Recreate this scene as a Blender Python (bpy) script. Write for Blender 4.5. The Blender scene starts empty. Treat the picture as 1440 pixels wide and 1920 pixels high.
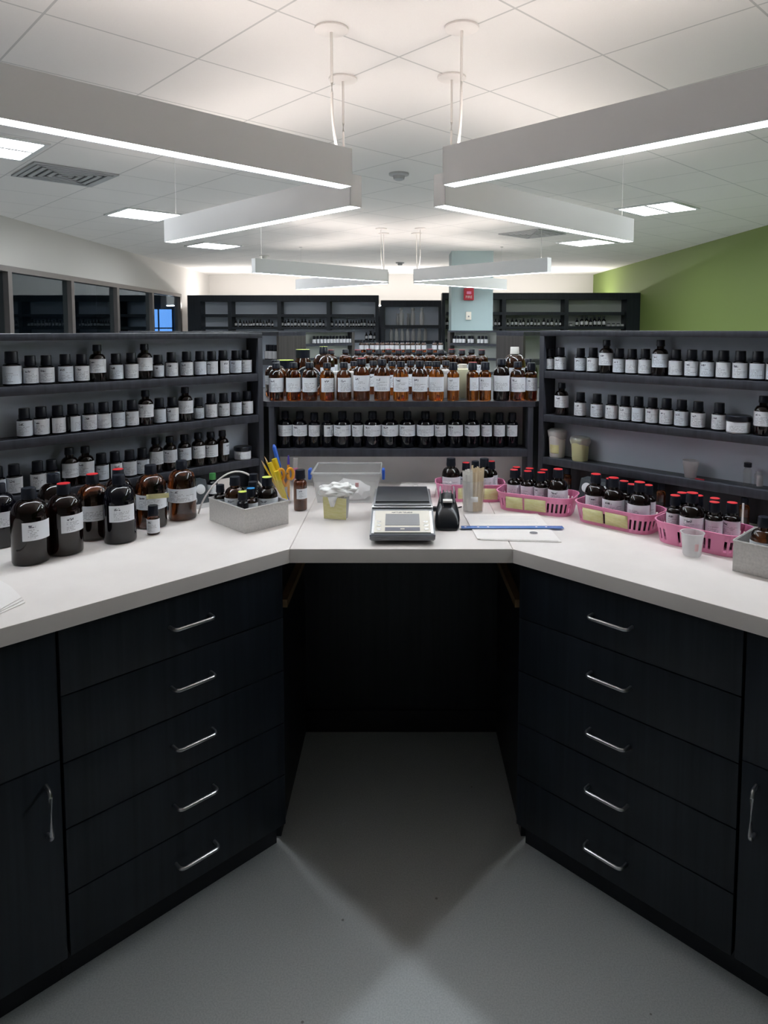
import bpy, bmesh, math, random
from mathutils import Vector, Matrix
R = random.Random(7)
sc = bpy.context.scene
COL = sc.collection
PI = math.pi
K = math.sqrt(.5)

# ------------------------------------------------------------------ camera maths
F, PX, PY, PT, H = 1279.3, 752.0, 714.3, .0754, 1.5237
_c, _s = math.cos(PT), math.sin(PT)
def ray(u, v):
    a = (u-PX)/F; b = -(v-PY)/F
    return (a, _c+b*_s, -_s+b*_c)
def onz(u, v, z):
    r = ray(u, v); t = (z-H)/r[2]
    return Vector((r[0]*t, r[1]*t, z))
def ony(u, v, Y):
    r = ray(u, v); t = Y/r[1]
    return Vector((r[0]*t, Y, H+r[2]*t))
HX, HY = .3115, 1.8605            # front corners of the centre worktop
def onwing(S, u, v, b):
    r = ray(u, v); n = (S*K, K)
    t = (n[0]*S*HX+n[1]*HY+b)/(n[0]*r[0]+n[1]*r[1])
    p = (r[0]*t-S*HX, r[1]*t-HY)
    return p[0]*S*K-p[1]*K
def wpt(S, a, b, z=0.0):
    return Vector((S*HX+S*K*a+S*K*b, HY-K*a+K*b, z))

# ------------------------------------------------------------------ materials
def new_mat(name):
    m = bpy.data.materials.new(name); m.use_nodes = True
    nt = m.node_tree
    return m, nt, nt.nodes['Principled BSDF']
def mat(name, col, rough=.5, metal=0., spec=.5, trans=0., ior=1.45, emit=None, es=0., alpha=1., coat=0.):
    m, nt, b = new_mat(name)
    b.inputs['Base Color'].default_value = (*col, 1)
    b.inputs['Roughness'].default_value = rough
    b.inputs['Metallic'].default_value = metal
    b.inputs['Specular IOR Level'].default_value = spec
    b.inputs['Transmission Weight'].default_value = trans
    b.inputs['IOR'].default_value = ior
    b.inputs['Alpha'].default_value = alpha
    b.inputs['Coat Weight'].default_value = coat
    if emit:
        b.inputs['Emission Color'].default_value = (*emit, 1)
        b.inputs['Emission Strength'].default_value = es
    return m
def noisy(name, c1, c2, scale=(30, 30, 30), rough=.5, nscale=1., lo=.35, hi=.65, bump=0., metal=0., spec=.5, detail=3):
    m, nt, b = new_mat(name)
    tc = nt.nodes.new('ShaderNodeTexCoord'); mp = nt.nodes.new('ShaderNodeMapping')
    mp.inputs['Scale'].default_value = scale
    nz = nt.nodes.new('ShaderNodeTexNoise'); nz.inputs['Scale'].default_value = nscale; nz.inputs['Detail'].default_value = detail
    cr = nt.nodes.new('ShaderNodeValToRGB')
    cr.color_ramp.elements[0].position = lo; cr.color_ramp.elements[0].color = (*c1, 1)
    cr.color_ramp.elements[1].position = hi; cr.color_ramp.elements[1].color = (*c2, 1)
    L = nt.links.new
    L(tc.outputs['Object'], mp.inputs['Vector']); L(mp.outputs['Vector'], nz.inputs['Vector'])
    L(nz.outputs['Fac'], cr.inputs['Fac']); L(cr.outputs['Color'], b.inputs['Base Color'])
    b.inputs['Roughness'].default_value = rough; b.inputs['Metallic'].default_value = metal
    b.inputs['Specular IOR Level'].default_value = spec
    if bump:
        bp = nt.nodes.new('ShaderNodeBump'); bp.inputs['Strength'].default_value = bump; bp.inputs['Distance'].default_value = .002
        L(nz.outputs['Fac'], bp.inputs['Height']); L(bp.outputs['Normal'], b.inputs['Normal'])
    return m
def label_mat(name, base=(.66, .68, .70), ink=.12):
    """white paper with rows of small print and a bold block, from the label's own UVs"""
    m, nt, b = new_mat(name); N = nt.nodes; L = nt.links.new
    tc = N.new('ShaderNodeTexCoord'); sp = N.new('ShaderNodeSeparateXYZ'); L(tc.outputs['UV'], sp.inputs[0])
    oi = N.new('ShaderNodeObjectInfo')
    def ma(op, a, bb=None, c=None):
        n = N.new('ShaderNodeMath'); n.operation = op
        for i, x in enumerate((a, bb, c)):
            if x is None: continue
            if isinstance(x, (int, float)): n.inputs[i].default_value = x
            else: L(x, n.inputs[i])
        return n.outputs[0]
    u, v, rnd = sp.outputs[0], sp.outputs[1], oi.outputs['Random']
    rows = ma('MULTIPLY', v, 11.0); fr = ma('FRACT', rows); fl = ma('FLOOR', rows)
    inrow = ma('MULTIPLY', ma('GREATER_THAN', fr, .3), ma('LESS_THAN', fr, .72))
    cx = N.new('ShaderNodeCombineXYZ')
    L(ma('MULTIPLY', u, 26.0), cx.inputs[0]); L(ma('MULTIPLY', fl, 3.7), cx.inputs[1]); L(ma('MULTIPLY', rnd, 91.0), cx.inputs[2])
    nz = N.new('ShaderNodeTexNoise'); nz.inputs['Scale'].default_value = 1.; nz.inputs['Detail'].default_value = 1.; L(cx.outputs[0], nz.inputs['Vector'])
    txt = ma('GREATER_THAN', nz.outputs['Fac'], .47)
    cy = N.new('ShaderNodeCombineXYZ'); L(ma('MULTIPLY', fl, 5.1), cy.inputs[0]); L(ma('MULTIPLY', rnd, 57.0), cy.inputs[1])
    wn = N.new('ShaderNodeTexWhiteNoise'); L(cy.outputs[0], wn.inputs['Vector'])
    endu = ma('MULTIPLY_ADD', wn.outputs['Value'], .45, .38)
    rowok = ma('MULTIPLY', ma('GREATER_THAN', u, .18), ma('LESS_THAN', u, ma('MINIMUM', endu, .84)))
    rowok = ma('MULTIPLY', rowok, ma('MULTIPLY', ma('GREATER_THAN', v, .1), ma('LESS_THAN', v, .62)))
    small = ma('MULTIPLY', ma('MULTIPLY', inrow, txt), ma('MULTIPLY', rowok, .55))
    # bold block at the upper corner
    cb = N.new('ShaderNodeCombineXYZ'); L(ma('MULTIPLY', u, 19.0), cb.inputs[0]); L(ma('MULTIPLY', v, 14.0), cb.inputs[1]); L(ma('MULTIPLY', rnd, 33.0), cb.inputs[2])
    nb = N.new('ShaderNodeTexNoise'); nb.inputs['Scale'].default_value = 1.; L(cb.outputs[0], nb.inputs['Vector'])
    bold = ma('MULTIPLY', ma('MULTIPLY', ma('GREATER_THAN', u, .2), ma('LESS_THAN', u, .42)), ma('MULTIPLY', ma('GREATER_THAN', v, .70), ma('LESS_THAN', v, .85)))
    bold = ma('MULTIPLY', bold, ma('GREATER_THAN', nb.outputs['Fac'], .49))
    fac = ma('MAXIMUM', small, ma('MULTIPLY', bold, ma('GREATER_THAN', rnd, .3)))
    mx = N.new('ShaderNodeMix'); mx.data_type = 'RGBA'
    mx.inputs[6].default_value = (*base, 1); mx.inputs[7].default_value = (ink, ink, ink*1.3, 1)
    L(fac, mx.inputs[0]); L(mx.outputs[2], b.inputs['Base Color']); b.inputs['Roughness'].default_value = .55
    return m

M = {}
def thin(name, tint, body, gloss=.05, rough=.08, tr=.5):
    """thin clear or hazy plastic: light passes straight through, part is scattered, part mirrored"""
    m = bpy.data.materials.new(name); m.use_nodes = True; nt = m.node_tree; N = nt.nodes; L = nt.links.new
    t = N.new('ShaderNodeBsdfTransparent'); t.inputs[0].default_value = (*tint, 1)
    d = N.new('ShaderNodeBsdfDiffuse'); d.inputs[0].default_value = (.82, .82, .82, 1)
    q = N.new('ShaderNodeBsdfTranslucent'); q.inputs[0].default_value = (.82, .82, .82, 1)
    g = N.new('ShaderNodeBsdfGlossy'); g.inputs['Roughness'].default_value = rough
    lw = N.new('ShaderNodeLayerWeight'); lw.inputs[0].default_value = .25
    a = N.new('ShaderNodeMixShader'); a.inputs[0].default_value = tr; L(d.outputs[0], a.inputs[1]); L(q.outputs[0], a.inputs[2])
    b = N.new('ShaderNodeMixShader'); b.inputs[0].default_value = body; L(t.outputs[0], b.inputs[1]); L(a.outputs[0], b.inputs[2])
    mm = N.new('ShaderNodeMath'); mm.operation = 'MULTIPLY_ADD'; L(lw.outputs['Facing'], mm.inputs[0]); mm.inputs[1].default_value = .16; mm.inputs[2].default_value = gloss
    c = N.new('ShaderNodeMixShader'); L(mm.outputs[0], c.inputs[0]); L(b.outputs[0], c.inputs[1]); L(g.outputs[0], c.inputs[2])
    L(c.outputs[0], N['Material Output'].inputs['Surface']); return m
M['clear'] = thin('clear_plastic', (.98, .98, .98), .05, .03)
M['frost'] = thin('frosted_plastic', (.92, .92, .92), .45, .05, .3)
M['film'] = thin('plastic_film', (.95, .95, .95), .52, .08, .15)
M['cupw'] = thin('hazy_cup_plastic', (.96, .96, .96), .6, .04, .2)
M['bin'] = thin('hazy_clear_plastic', (.97, .97, .97), .27, .05, .2)
M['lam'] = noisy('dark_laminate', (.0065, .0095, .0145), (.014, .019, .028), (70, 70, 2.2), .45, 1., .3, .7, spec=.35)
M['lam_brown'] = noisy('shelf_laminate', (.029, .031, .040), (.050, .053, .067), (70, 70, 2.2), .42, 1., .3, .7, spec=.4)
M['wood_end'] = noisy('brown_laminate', (.040, .036, .034), (.075, .068, .064), (80, 80, 2.0), .5, 1., .3, .7)
M['toe'] = mat('toe_kick_vinyl', (.010, .012, .018), .5)
M['back'] = mat('shelf_back_panel', (.68, .74, .85), .55)
M['back_green'] = mat('shelf_back_pale', (.50, .53, .50), .55)
M['splash'] = mat('backsplash_panel', (.84, .83, .82), .5)
M['top'] = noisy('white_worktop', (.755, .70, .67), (.80, .745, .715), (9, 9, 9), .42, 1., .3, .7, spec=.35)
M['metal'] = mat('brushed_steel', (.62, .63, .66), .28, 1.)
M['cleat'] = noisy('pine_cleat', (.20, .12, .055), (.30, .19, .09), (20, 3, 30), .6)
M['amber'] = mat('amber_glass', (.44, .125, .018), .035, trans=1., ior=1.52)
M['amber_mid'] = mat('brown_amber_glass', (.16, .040, .009), .045, trans=1., ior=1.66)
M['amber_dark'] = mat('dark_amber_glass', (.012, .004, .003), .045, trans=.7, ior=1.56)
M['black_glass'] = mat('almost_black_glass', (.004, .004, .008), .045, trans=.3, ior=1.56)
M['cap'] = mat('black_plastic_cap', (.007, .009, .017), .36)
M['cap_white'] = mat('white_plastic_cap', (.75, .74, .70), .4)
M['red'] = mat('red_sticker', (.75, .035, .045), .35, coat=.4)
M['lime'] = mat('lime_sticker', (.62, .72, .12), .4)
M['blue_st'] = mat('blue_sticker', (.03, .28, .62), .4)
M['label'] = label_mat('printed_label', (.82, .85, .90))
M['label_blue'] = label_mat('printed_label_cool', (.74, .80, .88))
M['label_plain'] = mat('plain_label', (.60, .60, .63), .5)
M['pink'] = mat('pink_plastic', (.80, .27, .46), .38)
M['note'] = noisy('yellow_note', (.66, .62, .28), (.72, .68, .38), (60, 60, 200), .6)
M['steel_box'] = noisy('galvanised_steel', (.52, .505, .49), (.64, .62, .60), (160, 160, 160), .48, 1., .3, .7, metal=.25)
M['tissue'] = mat('crumpled_white_plastic', (.90, .89, .87), .4, alpha=.93)
M['paper'] = mat('white_paper', (.82, .775, .75), .6)
M['print'] = label_mat('printed_sheet', (.76, .755, .75), .4)
M['black'] = mat('black_plastic', (.008, .010, .014), .25)
M['black_pan'] = mat('black_weighing_pan', (.016, .018, .023), .5)
M['grey_plastic'] = mat('grey_plastic', (.30, .31, .33), .35)
M['silver'] = mat('silver_trim', (.66, .67, .68), .25, .8)
M['cream'] = mat('cream_panel', (.78, .73, .64), .4)
M['lcd'] = mat('grey_display', (.33, .33, .34), .2)
M['lcd_bar'] = mat('dark_button_bar', (.17, .17, .21), .3)
M['ink'] = mat('grey_ink', (.22, .22, .24), .5)
M['blue'] = mat('blue_plastic', (.035, .13, .60), .3)
M['blue_ruler'] = mat('blue_ruler_plastic', (.13, .25, .58), .25)
M['yellow'] = mat('yellow_plastic', (.80, .60, .03), .35)
M['orange'] = mat('orange_plastic', (.85, .38, .03), .35)
M['pencil'] = mat('pencil_paint', (.82, .52, .04), .4)
M['woodtip'] = mat('bare_wood', (.62, .42, .24), .6)
M['strip_white'] = mat('paper_strip', (.90, .88, .84), .6)
M['stick'] = noisy('birch_stick', (.74, .59, .39), (.86, .73, .52), (60, 60, 8), .6)
M['violet'] = mat('violet_plastic', (.09, .06, .42), .3)
M['green'] = mat('green_plastic', (.05, .22, .06), .4)
M['white_paint'] = mat('white_painted_metal', (.87, .875, .885), .42)
M['cord'] = mat('white_cord', (.80, .76, .73), .4)
M['wire'] = mat('steel_wire', (.60, .60, .60), .3, .6)
M['diff'] = mat('lit_diffuser', (.9, .9, .9), .5, emit=(.86, .94, 1.), es=6.6)
M['upl'] = mat('lit_uplight', (.9, .9, .9), .5, emit=(1., .90, .84), es=3.0)
M['troff'] = mat('lit_panel', (.9, .9, .9), .5, emit=(.93, .97, 1.), es=7.0)
M['glow'] = mat('lit_cove_strip', (.9, .9, .9), .5, emit=(1., .96, .92), es=13.)
M['frame_lt'] = mat('panel_frame', (.72, .74, .74), .4)
M['vent'] = mat('vent_metal', (.42, .43, .44), .5)
M['vent_dark'] = mat('vent_shaft', (.07, .07, .07), .7)
M['wall'] = mat('white_wall_paint', (.62, .60, .575), .7)
M['green_wall'] = mat('green_wall_paint', (.185, .25, .070), .65)
M['column'] = mat('pale_blue_paint', (.37, .47, .49), .6)
M['mull'] = mat('mullion_metal', (.17, .155, .15), .4, .3)
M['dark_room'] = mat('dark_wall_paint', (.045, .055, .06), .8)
M['alarm'] = mat('alarm_red', (.48, .03, .05), .4)
M['dusk'] = mat('dusk_window_glass', (.1, .2, .4), .3, emit=(.15, .36, .85), es=.42)
# uplight lens with a wide batwing spread: weak straight up, strong to the sides
_nt = M['upl'].node_tree; _b = _nt.nodes['Principled BSDF']
_g = _nt.nodes.new('ShaderNodeNewGeometry'); _d = _nt.nodes.new('ShaderNodeVectorMath'); _d.operation = 'DOT_PRODUCT'
_nt.links.new(_g.outputs['Incoming'], _d.inputs[0]); _nt.links.new(_g.outputs['Normal'], _d.inputs[1])
_a = _nt.nodes.new('ShaderNodeMath'); _a.operation = 'ABSOLUTE'; _nt.links.new(_d.outputs['Value'], _a.inputs[0])
_m = _nt.nodes.new('ShaderNodeMath'); _m.operation = 'MULTIPLY_ADD'; _nt.links.new(_a.outputs[0], _m.inputs[0]); _m.inputs[1].default_value = -5.6; _m.inputs[2].default_value = 7.0
_nt.links.new(_m.outputs[0], _b.inputs['Emission Strength'])
# window glass: thin pane
m, nt, b = new_mat('window_glass'); M['glass'] = m
tr = nt.nodes.new('ShaderNodeBsdfTransparent'); gl = nt.nodes.new('ShaderNodeBsdfGlossy'); mx = nt.nodes.new('ShaderNodeMixShader')
tr.inputs[0].default_value = (.78, .84, .86, 1); gl.inputs['Roughness'].default_value = .01; gl.inputs[0].default_value = (.74, .86, .97, 1); 
_g = nt.nodes.new('ShaderNodeNewGeometry'); _d = nt.nodes.new('ShaderNodeVectorMath'); _d.operation = 'DOT_PRODUCT'
nt.links.new(_g.outputs['Incoming'], _d.inputs[0]); nt.links.new(_g.outputs['Normal'], _d.inputs[1])
def _mm(op, a, b_=0.):
    n = nt.nodes.new('ShaderNodeMath'); n.operation = op
    if isinstance(a, float): n.inputs[0].default_value = a
    else: nt.links.new(a, n.inputs[0])
    if isinstance(b_, float): n.inputs[1].default_value = b_
    else: nt.links.new(b_, n.inputs[1])
    return n.outputs[0]
_f = _mm('ADD', _mm('MULTIPLY', _mm('POWER', _mm('SUBTRACT', 1.0, _mm('ABSOLUTE', _d.outputs['Value'])), 5.0), .96), .04)
nt.links.new(_f, mx.inputs[0]); nt.links.new(tr.outputs[0], mx.inputs[1]); nt.links.new(gl.outputs[0], mx.inputs[2])
nt.links.new(mx.outputs[0], nt.nodes['Material Output'].inputs['Surface'])
# floor: speckled vinyl tile
m, nt, b = new_mat('vinyl_floor'); M['floor'] = m
tc = nt.nodes.new('ShaderNodeTexCoord'); L = nt.links.new
n1 = nt.nodes.new('ShaderNodeTexNoise'); n1.inputs['Scale'].default_value = 260; n1.inputs['Detail'].default_value = 3
n2 = nt.nodes.new('ShaderNodeTexNoise'); n2.inputs['Scale'].default_value = 2.2
vo = nt.nodes.new('ShaderNodeTexVoronoi'); vo.inputs['Scale'].default_value = 9
for n in (n1, n2, vo): L(tc.outputs['Object'], n.inputs['Vector'])
c1 = nt.nodes.new('ShaderNodeValToRGB'); c1.color_ramp.elements[0].position = .36; c1.color_ramp.elements[1].position = .62
c1.color_ramp.elements[0].color = (.50, .53, .54, 1); c1.color_ramp.elements[1].color = (.61, .635, .64, 1)
L(n1.outputs['Fac'], c1.inputs['Fac'])
lt = nt.nodes.new('ShaderNodeMath'); lt.operation = 'LESS_THAN'; lt.inputs[1].default_value = .035; L(vo.outputs['Distance'], lt.inputs[0])
mx = nt.nodes.new('ShaderNodeMix'); mx.data_type = 'RGBA'; mx.inputs[7].default_value = (.25, .25, .25, 1)
L(lt.outputs[0], mx.inputs[0]); L(c1.outputs['Color'], mx.inputs[6]); L(mx.outputs[2], b.inputs['Base Color'])
rr = nt.nodes.new('ShaderNodeMapRange'); rr.inputs[3].default_value = .36; rr.inputs[4].default_value = .5
L(n2.outputs['Fac'], rr.inputs[0]); L(rr.outputs[0], b.inputs['Roughness'])
# ceiling: square tiles laid on the diagonal
GROT = PI/4-.0236; GX, GY, TILE, ZC = -.0089, 3.023, .6145, 2.689
m, nt, b = new_mat('ceiling_tiles'); M['ceil'] = m; N = nt.nodes; L = nt.links.new
tc = N.new('ShaderNodeTexCoord'); mp = N.new('ShaderNodeMapping'); mp.vector_type = 'TEXTURE'
mp.inputs['Location'].default_value = (GX, GY, 0); mp.inputs['Rotation'].default_value = (0, 0, GROT); mp.inputs['Scale'].default_value = (TILE, TILE, 1)
L(tc.outputs['Object'], mp.inputs['Vector']); sp = N.new('ShaderNodeSeparateXYZ'); L(mp.outputs[0], sp.inputs[0])
def cm(op, a, bb=None):
    n = N.new('ShaderNodeMath'); n.operation = op
    for i, x in enumerate((a, bb)):
        if x is None: continue
        if isinstance(x, (int, float)): n.inputs[i].default_value = x
        else: L(x, n.inputs[i])
    return n.outputs[0]
def line_(o): return cm('ABSOLUTE', cm('SUBTRACT', cm('FRACT', cm('ADD', o, .5)), .5))
d = cm('MINIMUM', line_(sp.outputs[0]), line_(sp.outputs[1]))
ln = cm('LESS_THAN', d, .0075)
nz = N.new('ShaderNodeTexNoise'); nz.inputs['Scale'].default_value = 180; L(tc.outputs['Object'], nz.inputs['Vector'])
cr = N.new('ShaderNodeValToRGB'); cr.color_ramp.elements[0].color = (.79, .765, .745, 1); cr.color_ramp.elements[1].color = (.84, .815, .795, 1); L(nz.outputs['Fac'], cr.inputs['Fac'])
mx = N.new('ShaderNodeMix'); mx.data_type = 'RGBA'; mx.inputs[7].default_value = (.55, .54, .53, 1)
L(ln, mx.inputs[0]); L(cr.outputs['Color'], mx.inputs[6]); L(mx.outputs[2], b.inputs['Base Color']); b.inputs['Roughness'].default_value = .8

# ------------------------------------------------------------------ mesh helpers
def B(): return bmesh.new()
def box(bm, x0, x1, y0, y1, z0, z1, bev=0., mi=0, rot=None):
    vs = [bm.verts.new((x, y, z)) for x in (x0, x1) for y in (y0, y1) for z in (z0, z1)]
    fs = [bm.faces.new([vs[i] for i in f]) for f in ((0, 1, 3, 2), (4, 6, 7, 5), (0, 4, 5, 1), (2, 3, 7, 6), (0, 2, 6, 4), (1, 5, 7, 3))]
    for f in fs: f.material_index = mi
    if rot is not None:
        for v in vs: v.co = rot @ v.co
    if bev:
        es = list({e for f in fs for e in f.edges})
        bmesh.ops.bevel(bm, geom=es, offset=bev, segments=2, affect='EDGES', profile=.5)
    return vs
def prism(bm, poly, z0, z1, mi=0, bev=0.):
    n = len(poly)
    lo = [bm.verts.new((p[0], p[1], z0)) for p in poly]; hi = [bm.verts.new((p[0], p[1], z1)) for p in poly]
    fs = [bm.faces.new(lo[::-1]), bm.faces.new(hi)]
    for i in range(n): fs.append(bm.faces.new((lo[i], lo[(i+1) % n], hi[(i+1) % n], hi[i])))
    for f in fs: f.material_index = mi
    bmesh.ops.recalc_face_normals(bm, faces=fs)
    if bev:
        es = list(fs[1].edges)
        bmesh.ops.bevel(bm, geom=es, offset=bev, segments=2, affect='EDGES', profile=.5)
def lathe(bm, prof, seg=28, c=(0, 0, 0), mi=0, a0=0., a1=2*PI, closed=True):
    rings = []
    full = abs(a1-a0-2*PI) < 1e-6
    n = seg if full else seg+1
    for r, z in prof:
        if r < 1e-6: rings.append([bm.verts.new((c[0], c[1], c[2]+z))]); continue
        rings.append([bm.verts.new((c[0]+r*math.cos(a0+(a1-a0)*i/seg), c[1]+r*math.sin(a0+(a1-a0)*i/seg), c[2]+z)) for i in range(n)])
    fs = []
    for A, Bq in zip(rings, rings[1:]):
        for i in range(seg):
            j = (i+1) % n
            if len(A) == 1 and len(Bq) == 1: continue
            if len(A) == 1: f = (A[0], Bq[j], Bq[i])
            elif len(Bq) == 1: f = (A[i], A[j], Bq[0])
            else: f = (A[i], A[j], Bq[j], Bq[i])
            ff = bm.faces.new(f); ff.material_index = mi; fs.append(ff)
    return fs
def tube(bm, pts, r, seg=10, mi=0, cap=True):
    pts = [Vector(p) for p in pts]; rings = []
    up = Vector((0, 0, 1))
    for i, p in enumerate(pts):
        t = (pts[min(i+1, len(pts)-1)]-pts[max(i-1, 0)]).normalized()
        a = t.cross(up)
        if a.length < 1e-3: a = t.cross(Vector((1, 0, 0)))
        a.normalize(); b_ = t.cross(a)
        rad = r[i] if isinstance(r, (list, tuple)) else r
        rings.append([bm.verts.new(p+a*rad*math.cos(2*PI*k/seg)+b_*rad*math.sin(2*PI*k/seg)) for k in range(seg)])
    for A, Bq in zip(rings, rings[1:]):
        for k in range(seg):
            f = bm.faces.new((A[k], A[(k+1) % seg], Bq[(k+1) % seg], Bq[k])); f.material_index = mi
    if cap:
        bm.faces.new(rings[0]).material_index = mi; bm.faces.new(rings[-1][::-1]).material_index = mi
def mesh(name, bm, mats, ang=.6, recalc=True):
    if recalc: bmesh.ops.recalc_face_normals(bm, faces=bm.faces[:])
    me = bpy.data.meshes.new(name); bm.to_mesh(me); bm.free()
    for mm in (mats if isinstance(mats, (list, tuple)) else [mats]): me.materials.append(mm)
    for p in me.polygons: p.use_smooth = True
    me.set_sharp_from_angle(angle=ang)
    return me
def put(name, me, parent=None, loc=None, rz=0., label=None):
    o = bpy.data.objects.new(name, me); COL.objects.link(o)
    if parent: o.parent = parent
    if loc is not None: o.location = loc
    if rz: o.rotation_euler = (0, 0, rz)
    if label: o['label'] = label
    return o
def obj(name, bm, m, parent=None, **k):
    return put(name, mesh(name, bm, m), parent, **k)
def tag(o, label, cat, group=None):
    o['label'] = label; o['category'] = cat
    if group: o['group'] = group
    return o
def thing(name, label, cat, loc=(0, 0, 0), rz=0., group=None):
    o = put(name, None, None, loc, rz)
    return tag(o, label, cat, group)
def struct(name, bm, m, parent=None):
    o = obj(name, bm, m, parent)
    if parent is None: o['kind'] = 'structure'
    return o

# ------------------------------------------------------------------ room shell
XL, XR, YB, YF = -4.10, 4.107, 14.7, -4.0
bm = B(); box(bm, XL-.1, XR+.1, YF, YB, -.05, 0); struct('floor', bm, M['floor'])
bm = B(); box(bm, XL-.1, XR+.1, YF, YB, ZC, ZC+.05); struct('ceiling', bm, M['ceil'])
bm = B(); box(bm, XL-.1, XR+.1, YB, YB+.1, 0, ZC); struct('wall_back', bm, M['wall'])
bm = B(); box(bm, XL-.1, XR+.1, YF-.1, YF, 0, ZC); struct('wall_front', bm, M['wall'])
bm = B(); box(bm, XR, XR+.1, YF, YB, 0, ZC); struct('wall_right', bm, M['green_wall'])
ZW0, ZW1 = .95, 2.124
bm = B(); box(bm, XL-.1, XL, YF, YB, ZW1+.06, ZC); box(bm, XL-.1, XL, YF, YB, 0, ZW0); box(bm, XL-.1, XL, 12.81, YB, ZW0, ZW1+.06); box(bm, XL-.1, XL, YF, 3.014, ZW0, ZW1+.06)
struct('wall_left', bm, M['wall'])
MY = [3.014, 4.427, 5.793, 7.159, 8.525, 9.891, 11.285, 12.717]
for i, (y0, y1) in enumerate(zip(MY, MY[1:])):
    w = put('window_%d' % (i+1), None, None, (XL, y0, ZW0)); w['kind'] = 'structure'
    bm = B(); ly = y1-y0; hh = ZW1+.06-ZW0
    box(bm, -.10, .012, 0, .075, 0, hh); box(bm, -.10, .012, ly, ly+.075, 0, hh) if i == len(MY)-2 else None
    box(bm, -.10, .012, .075, ly, hh-.06, hh); box(bm, -.10, .012, .075, ly, 0, .06)
    obj('window_frame', bm, M['mull'], w)
    bm = B(); box(bm, -.05, -.044, .075, ly, .06, hh-.06); obj('pane', bm, M['glass'], w)
# the dark neighbouring room behind the glazing
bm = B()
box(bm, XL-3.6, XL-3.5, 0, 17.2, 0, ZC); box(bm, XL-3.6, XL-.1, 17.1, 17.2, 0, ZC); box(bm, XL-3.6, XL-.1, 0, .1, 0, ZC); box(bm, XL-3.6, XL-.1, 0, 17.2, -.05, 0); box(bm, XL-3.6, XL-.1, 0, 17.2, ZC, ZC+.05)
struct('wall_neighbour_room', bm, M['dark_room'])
dw = thing('dusk_window', 'small blue dusk-lit window with dark muntins seen through the last glazed bay', 'window', (-5.90, 17.03, 0))
bm = B(); box(bm, -.23, .23, -.02, .0, 1.2, 2.02); obj('pane', bm, M['dusk'], dw)
bm = B()
for x in (-.25, -.13, .22): box(bm, x, x+.03, -.05, -.02, 1.2, 2.05)
for z in (1.2, 1.54, 2.02): box(bm, -.25, .25, -.05, -.02, z, z+.03)
obj('muntin', bm, M['mull'], dw)
# column
bm = B(); box(bm, .754, 1.375, 10.27, 10.83, 0, ZC); struct('column', bm, M['column'])
al = thing('fire_alarm', 'red fire alarm box with white lettering on the pale blue column', 'alarm', (1.010, 10.27, 2.048))
bm = B(); box(bm, -.075, .075, -.045, 0, -.09, .09, .008); obj('housing', bm, M['alarm'], al)
def text(name, s, size, m, parent, loc, rot):
    cu = bpy.data.curves.new(name, 'FONT'); cu.body = s; cu.size = size; cu.align_x = 'CENTER'; cu.align_y = 'CENTER'; cu.extrude = .0004
    cu.materials.append(m); tmp = bpy.data.objects.new('tmp', cu); COL.objects.link(tmp)
    me = bpy.data.meshes.new_from_object(tmp.evaluated_get(bpy.context.evaluated_depsgraph_get()))
    bpy.data.objects.remove(tmp); bpy.data.curves.remove(cu)
    if not me.materials: me.materials.append(m)
    o = put(name, me, parent, loc); o.rotation_euler = rot
    return o
text('lettering', 'FIRE', .055, M['cap_white'], al, (0, -.0465, -.045), (PI/2, 0, 0))
bm = B(); box(bm, -.035, .035, -.05, -.045, .0, .04, .003); obj('strobe_lens', bm, M['pink'], al)
th = thing('thermostat', 'small beige thermostat under the fire alarm on the column', 'thermostat', (1.010, 10.27, 1.727))
bm = B(); box(bm, -.04, .04, -.03, 0, -.06, .06, .006); obj('cover', bm, M['cream'], th)
bm = B(); lathe(bm, [(0, 0), (.012, 0), (.012, .01), (0, .01)], 12); o = obj('dial', bm, M['ink'], th, loc=(0, -.03, -.01)); o.rotation_euler = (PI/2, 0, 0)

# ------------------------------------------------------------------ ceiling fittings
ORD = 'first second third fourth fifth sixth seventh eighth ninth tenth eleventh twelfth thirteenth fourteenth fifteenth sixteenth seventeenth eighteenth nineteenth twentieth'.split()
def troffer(x, y, label):
    t = thing('recessed_ceiling_light', label, 'ceiling light', (x, y, ZC), GROT, 'recessed ceiling lights')
    bm = B(); s = .292
    for a, b2, c, d2 in ((-s, s, -s, -s+.03), (-s, s, s-.03, s), (-s, -s+.03, -s+.03, s-.03), (s-.03, s, -s+.03, s-.03)): box(bm, a, b2, c, d2, -.014, -.001)
    obj('light_frame', bm, M['frame_lt'], t)
    bm = B(); box(bm, -s+.03, s-.03, -s+.03, s-.03, -.006, -.001); obj('lit_panel', bm, M['troff'], t)
    bm = B(); box(bm, -s+.03, s-.03, -.018, .018, -.011, -.007); obj('centre_rib', bm, M['frame_lt'], t)
troffer(-2.609, 4.390, 'square lit ceiling panel over the window side, cut by the frame edge')
troffer(-2.605, 7.018, 'square lit ceiling panel on window side beyond the air vent')
troffer(-2.609, 9.608, 'small distant lit ceiling panel on the window side')
troffer(2.694, 4.286, 'square lit ceiling panel over green wall side, cut by the frame edge')
troffer(2.468, 6.679, 'square lit ceiling panel beside the green wall')
troffer(2.487, 9.241, 'small distant lit ceiling panel by the green wall')
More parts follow.
